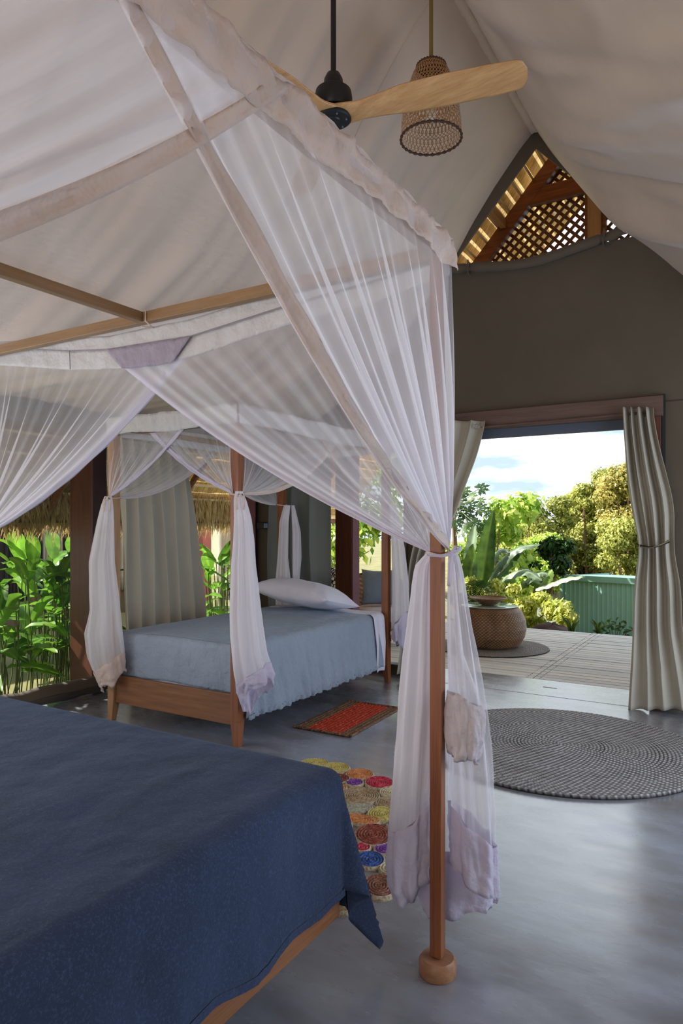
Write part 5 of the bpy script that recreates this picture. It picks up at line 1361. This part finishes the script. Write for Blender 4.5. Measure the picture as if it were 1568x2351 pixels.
# rock, spiky tufts and a small leafy shrub at the deck's far edge
rk = U(1268, 1442, Y=10.3); P = np.zeros((24, 14, 3))
for i in range(24):
    for j in range(14):
        a, b = 2*PI*i/24, PI*j/13; k = 1+.25*fbm(math.cos(a)*1.5, math.sin(a)*1.5, b); P[i, j] = rk+np.array((.32*k*math.cos(a)*math.sin(b), .25*k*math.sin(a)*math.sin(b), .16*k*math.cos(b)-.10))
rko = thing('rock', tuple(rk+np.array((0, 0, -.3))), 'dark brown rock at the far edge of the deck below the yellow bush', 'rock'); grid('stone', P, plain('dark_rock', srgb(74, 52, 50), .8), rko, closed_u=True)
for nm, (cx_, cy_), n_, lab in (('spiky_plant', (1312, 1452), 12, 'spiky leaved plant at the deck edge left of the shed shadow'), ('spiky_plant', (1376, 1456), 9, 'spiky leaved plant at the deck edge in front of the shed')):
    c = U(cx_, cy_, Y=9.95); t = thing(nm, tuple(c+np.array((0, 0, -.1))), lab, 'plant')
    for k in range(n_):
        a = rb.uniform(0, 2*PI); L = rb.uniform(.14, .26); e = np.array((math.cos(a)*L*.5, math.sin(a)*L*.3, L))
        blade([c+np.array((0, 0, -.12)), c+e*.5, c+e+np.array((e[0]*.3, 0, -.02))], .028, M['lf_banana'], t, nu=7, nv=3, seed=k, side=(0, -1, .2))
c = U(1412, 1462, Y=9.9); sp = thing('leafy_shrub', tuple(c+np.array((0, 0, -.15))), 'small dark leafy shrub at the deck edge near the right curtain', 'shrub')
for k in range(9):
    a = -1+2*k/8; tp = c+np.array((a*.30, rb.uniform(-.05, .1), .05+.16*(1-a*a)+rb.uniform(-.03, .03)))
    MB().tube([c+np.array((0, 0, -.15)), (c+tp)/2, tp], .005, 5).build('stem', M['stem'], sp)
    for q in range(4):
        p = c*(.3-.1*q+.1)+tp*(.6+.1*q); p = c+(tp-c)*(.45+.18*q); e = np.array((rb.uniform(-1, 1), rb.uniform(-.5, .2), rb.uniform(.1, .7))); e *= .075/np.linalg.norm(e)
        blade([p, p+e*.5, p+e+np.array((0, 0, -.01))], .036, M['lf_dark'], sp, nu=7, nv=3, seed=k+q, side=(0, -.6, .8))

# broad leaved garden plants outside the left wall
def ginger(cx_, cy_, n, h, label, seed, L=(.30, .56), spread=.5, toward=0.0):
    t = thing('ginger_plant', (cx_, cy_, -.1), label, 'plant'); r = random.Random(seed)
    for k in range(n):
        a = r.uniform(0, 2*PI); rr = r.uniform(0, spread); bx, by = cx_+rr*math.cos(a)*.6, cy_+rr*math.sin(a); hh = h*r.uniform(.16, 1.0)
        a2 = r.uniform(0, 2*PI); Lk = r.uniform(*L); up = r.uniform(.15, 1.0) if hh > h*.6 else r.uniform(-.2, .6)
        dx, dy = math.cos(a2), math.sin(a2); p0 = np.array((bx, by, -.1)); p1 = np.array((bx+.06*dx, by+.06*dy, hh-.02))
        e = np.array((dx*(1-abs(up)*.5), dy*(1-abs(up)*.5), up)); e /= np.linalg.norm(e)
        pts = [p1, p1+e*Lk*.33, p1+e*Lk*.68+np.array((0, 0, -.05*Lk)), p1+e*Lk+np.array((dx*.05, dy*.05, -.22*Lk))]
        blade(pts, Lk*r.uniform(.24, .34), M['lf_ginger'], t, nu=13, nv=7, vfold=.3, wav=.04, seed=k, side=(.2*dy, -.2*dx, 1) if abs(up) < .8 else (.7, -.7, .2))
        MB().tube([p0, (p0+p1)/2+np.array((.01, .01, 0)), p1], .006, 5).build('stem', M['stem'], t)
ginger(-5.75, 4.25, 48, 1.0, 'dense clump of broad green ginger leaves outside the left opening, nearest the big post', 41, spread=.42)
ginger(-5.75, 3.62, 44, .80, 'clump of broad green leaves outside the left opening at the photo edge', 42, spread=.4)
ginger(-6.7, 4.75, 34, 1.15, 'taller broad leaved plant behind the front clump outside the left opening', 43, L=(.45, .7), spread=.5)
ginger(-5.95, 6.75, 30, 1.05, 'clump of broad green leaves outside the gap right of the wide curtain', 44, spread=.45)
ginger(-6.6, 7.55, 20, 1.15, 'broad leaved plant in the gap beside the pink post, farther back', 45, spread=.5)

# neighbouring tent, palm trunk and low wall beyond the garden
nb_ = thing('neighbour_tent', (-9.6, 6.5, 0), 'dark neighbouring tent with grey curtains seen through the left opening', 'tent')
M['dark_canvas'] = cloth('charcoal_canvas', srgb(46, 46, 52), .9, .1); M['sheer'] = cloth('grey_sheer', srgb(160, 160, 162), .9, .1)
MB().mm(-9.7, -9.6, 3.0, 9.4, .35, 2.8).build('tent_wall', M['dark_canvas'], nb_)
MB().mm(-9.75, -9.58, 3.0, 9.4, -.1, .35).build('sill', M['canvas_wall'], nb_)
for (ya, yb_, mt_) in ((6.72, 7.08, 'sheer'), (6.1, 6.5, 'dark_canvas'), (4.2, 5.0, 'sheer'), (8.0, 8.6, 'sheer')):
    P = np.zeros((50, 10, 3))
    for i in range(50):
        for j in range(10): P[i, j] = (-9.54+.035*math.sin(i*.9)+.01*fbm(i*.2, j*.2), ya+(yb_-ya)*i/49, .3+2.4*j/9)
    grid('curtain_panel', P, M[mt_], nb_, thick=.003)
for y in (7.16, 9.4, 3.9): MB().mm(-9.58, -9.44, y, y+.16, -.1, 2.9).build('tent_post', M['redwood'], nb_)
MB().beam((-9.2, 6.2, 3.1), (-9.2, 6.2, 3.12), .1, .1).build('roof_lug', M['dark_canvas'], nb_)
q = U(466, 1330, X=-8.6); t = thing('garden_post', (-8.6, float(q[1]), 0), 'dusky pink post in the garden between the wide curtain and the knotted net', 'post')
MB().mm(-8.7, -8.5, float(q[1])-.11, float(q[1])+.11, -.1, 3.0).build('shaft', plain('dusky_pink', srgb(176, 106, 104), .8), t)
MB().mm(-8.72, -8.48, float(q[1])-.13, float(q[1])+.13, -.1, .0).build('footing', plain('post_footing', srgb(120, 100, 90), .9), t)
q = U(516, 1330, X=-9.5); t = thing('palm_trunk', (-9.5, float(q[1]), -.1), 'smooth grey palm trunk in the sun beyond the garden post', 'palm tree')
pts_ = [(-9.5+.03*math.sin(z), float(q[1]), z) for z in np.linspace(-.1, 4.5, 24)]
MB().tube(pts_, [.17+.008*math.sin(i*2.2) for i in range(24)], 12).build('trunk', plain('grey_trunk', srgb(178, 170, 158), .8), t, True)
blade([(-9.5, float(q[1]), 4.4), (-9.2, float(q[1])-.6, 4.9), (-8.9, float(q[1])-1.3, 4.3)], .5, M['lf_banana'], t, nu=12, seed=3, name='frond')
wl2 = thing('garden_wall', (-14, 14, 0), 'pale sunlit garden wall beyond the plants on the left', 'wall')
MB().mm(-16, -10.4, 15.8, 16.0, -.1, 2.6).build('wall_face', plain('cream_render', srgb(226, 214, 190), .9), wl2)
MB().mm(-16.05, -10.35, 15.75, 16.05, 2.6, 2.68).build('coping', plain('coping_stone', srgb(190, 180, 160), .9), wl2)
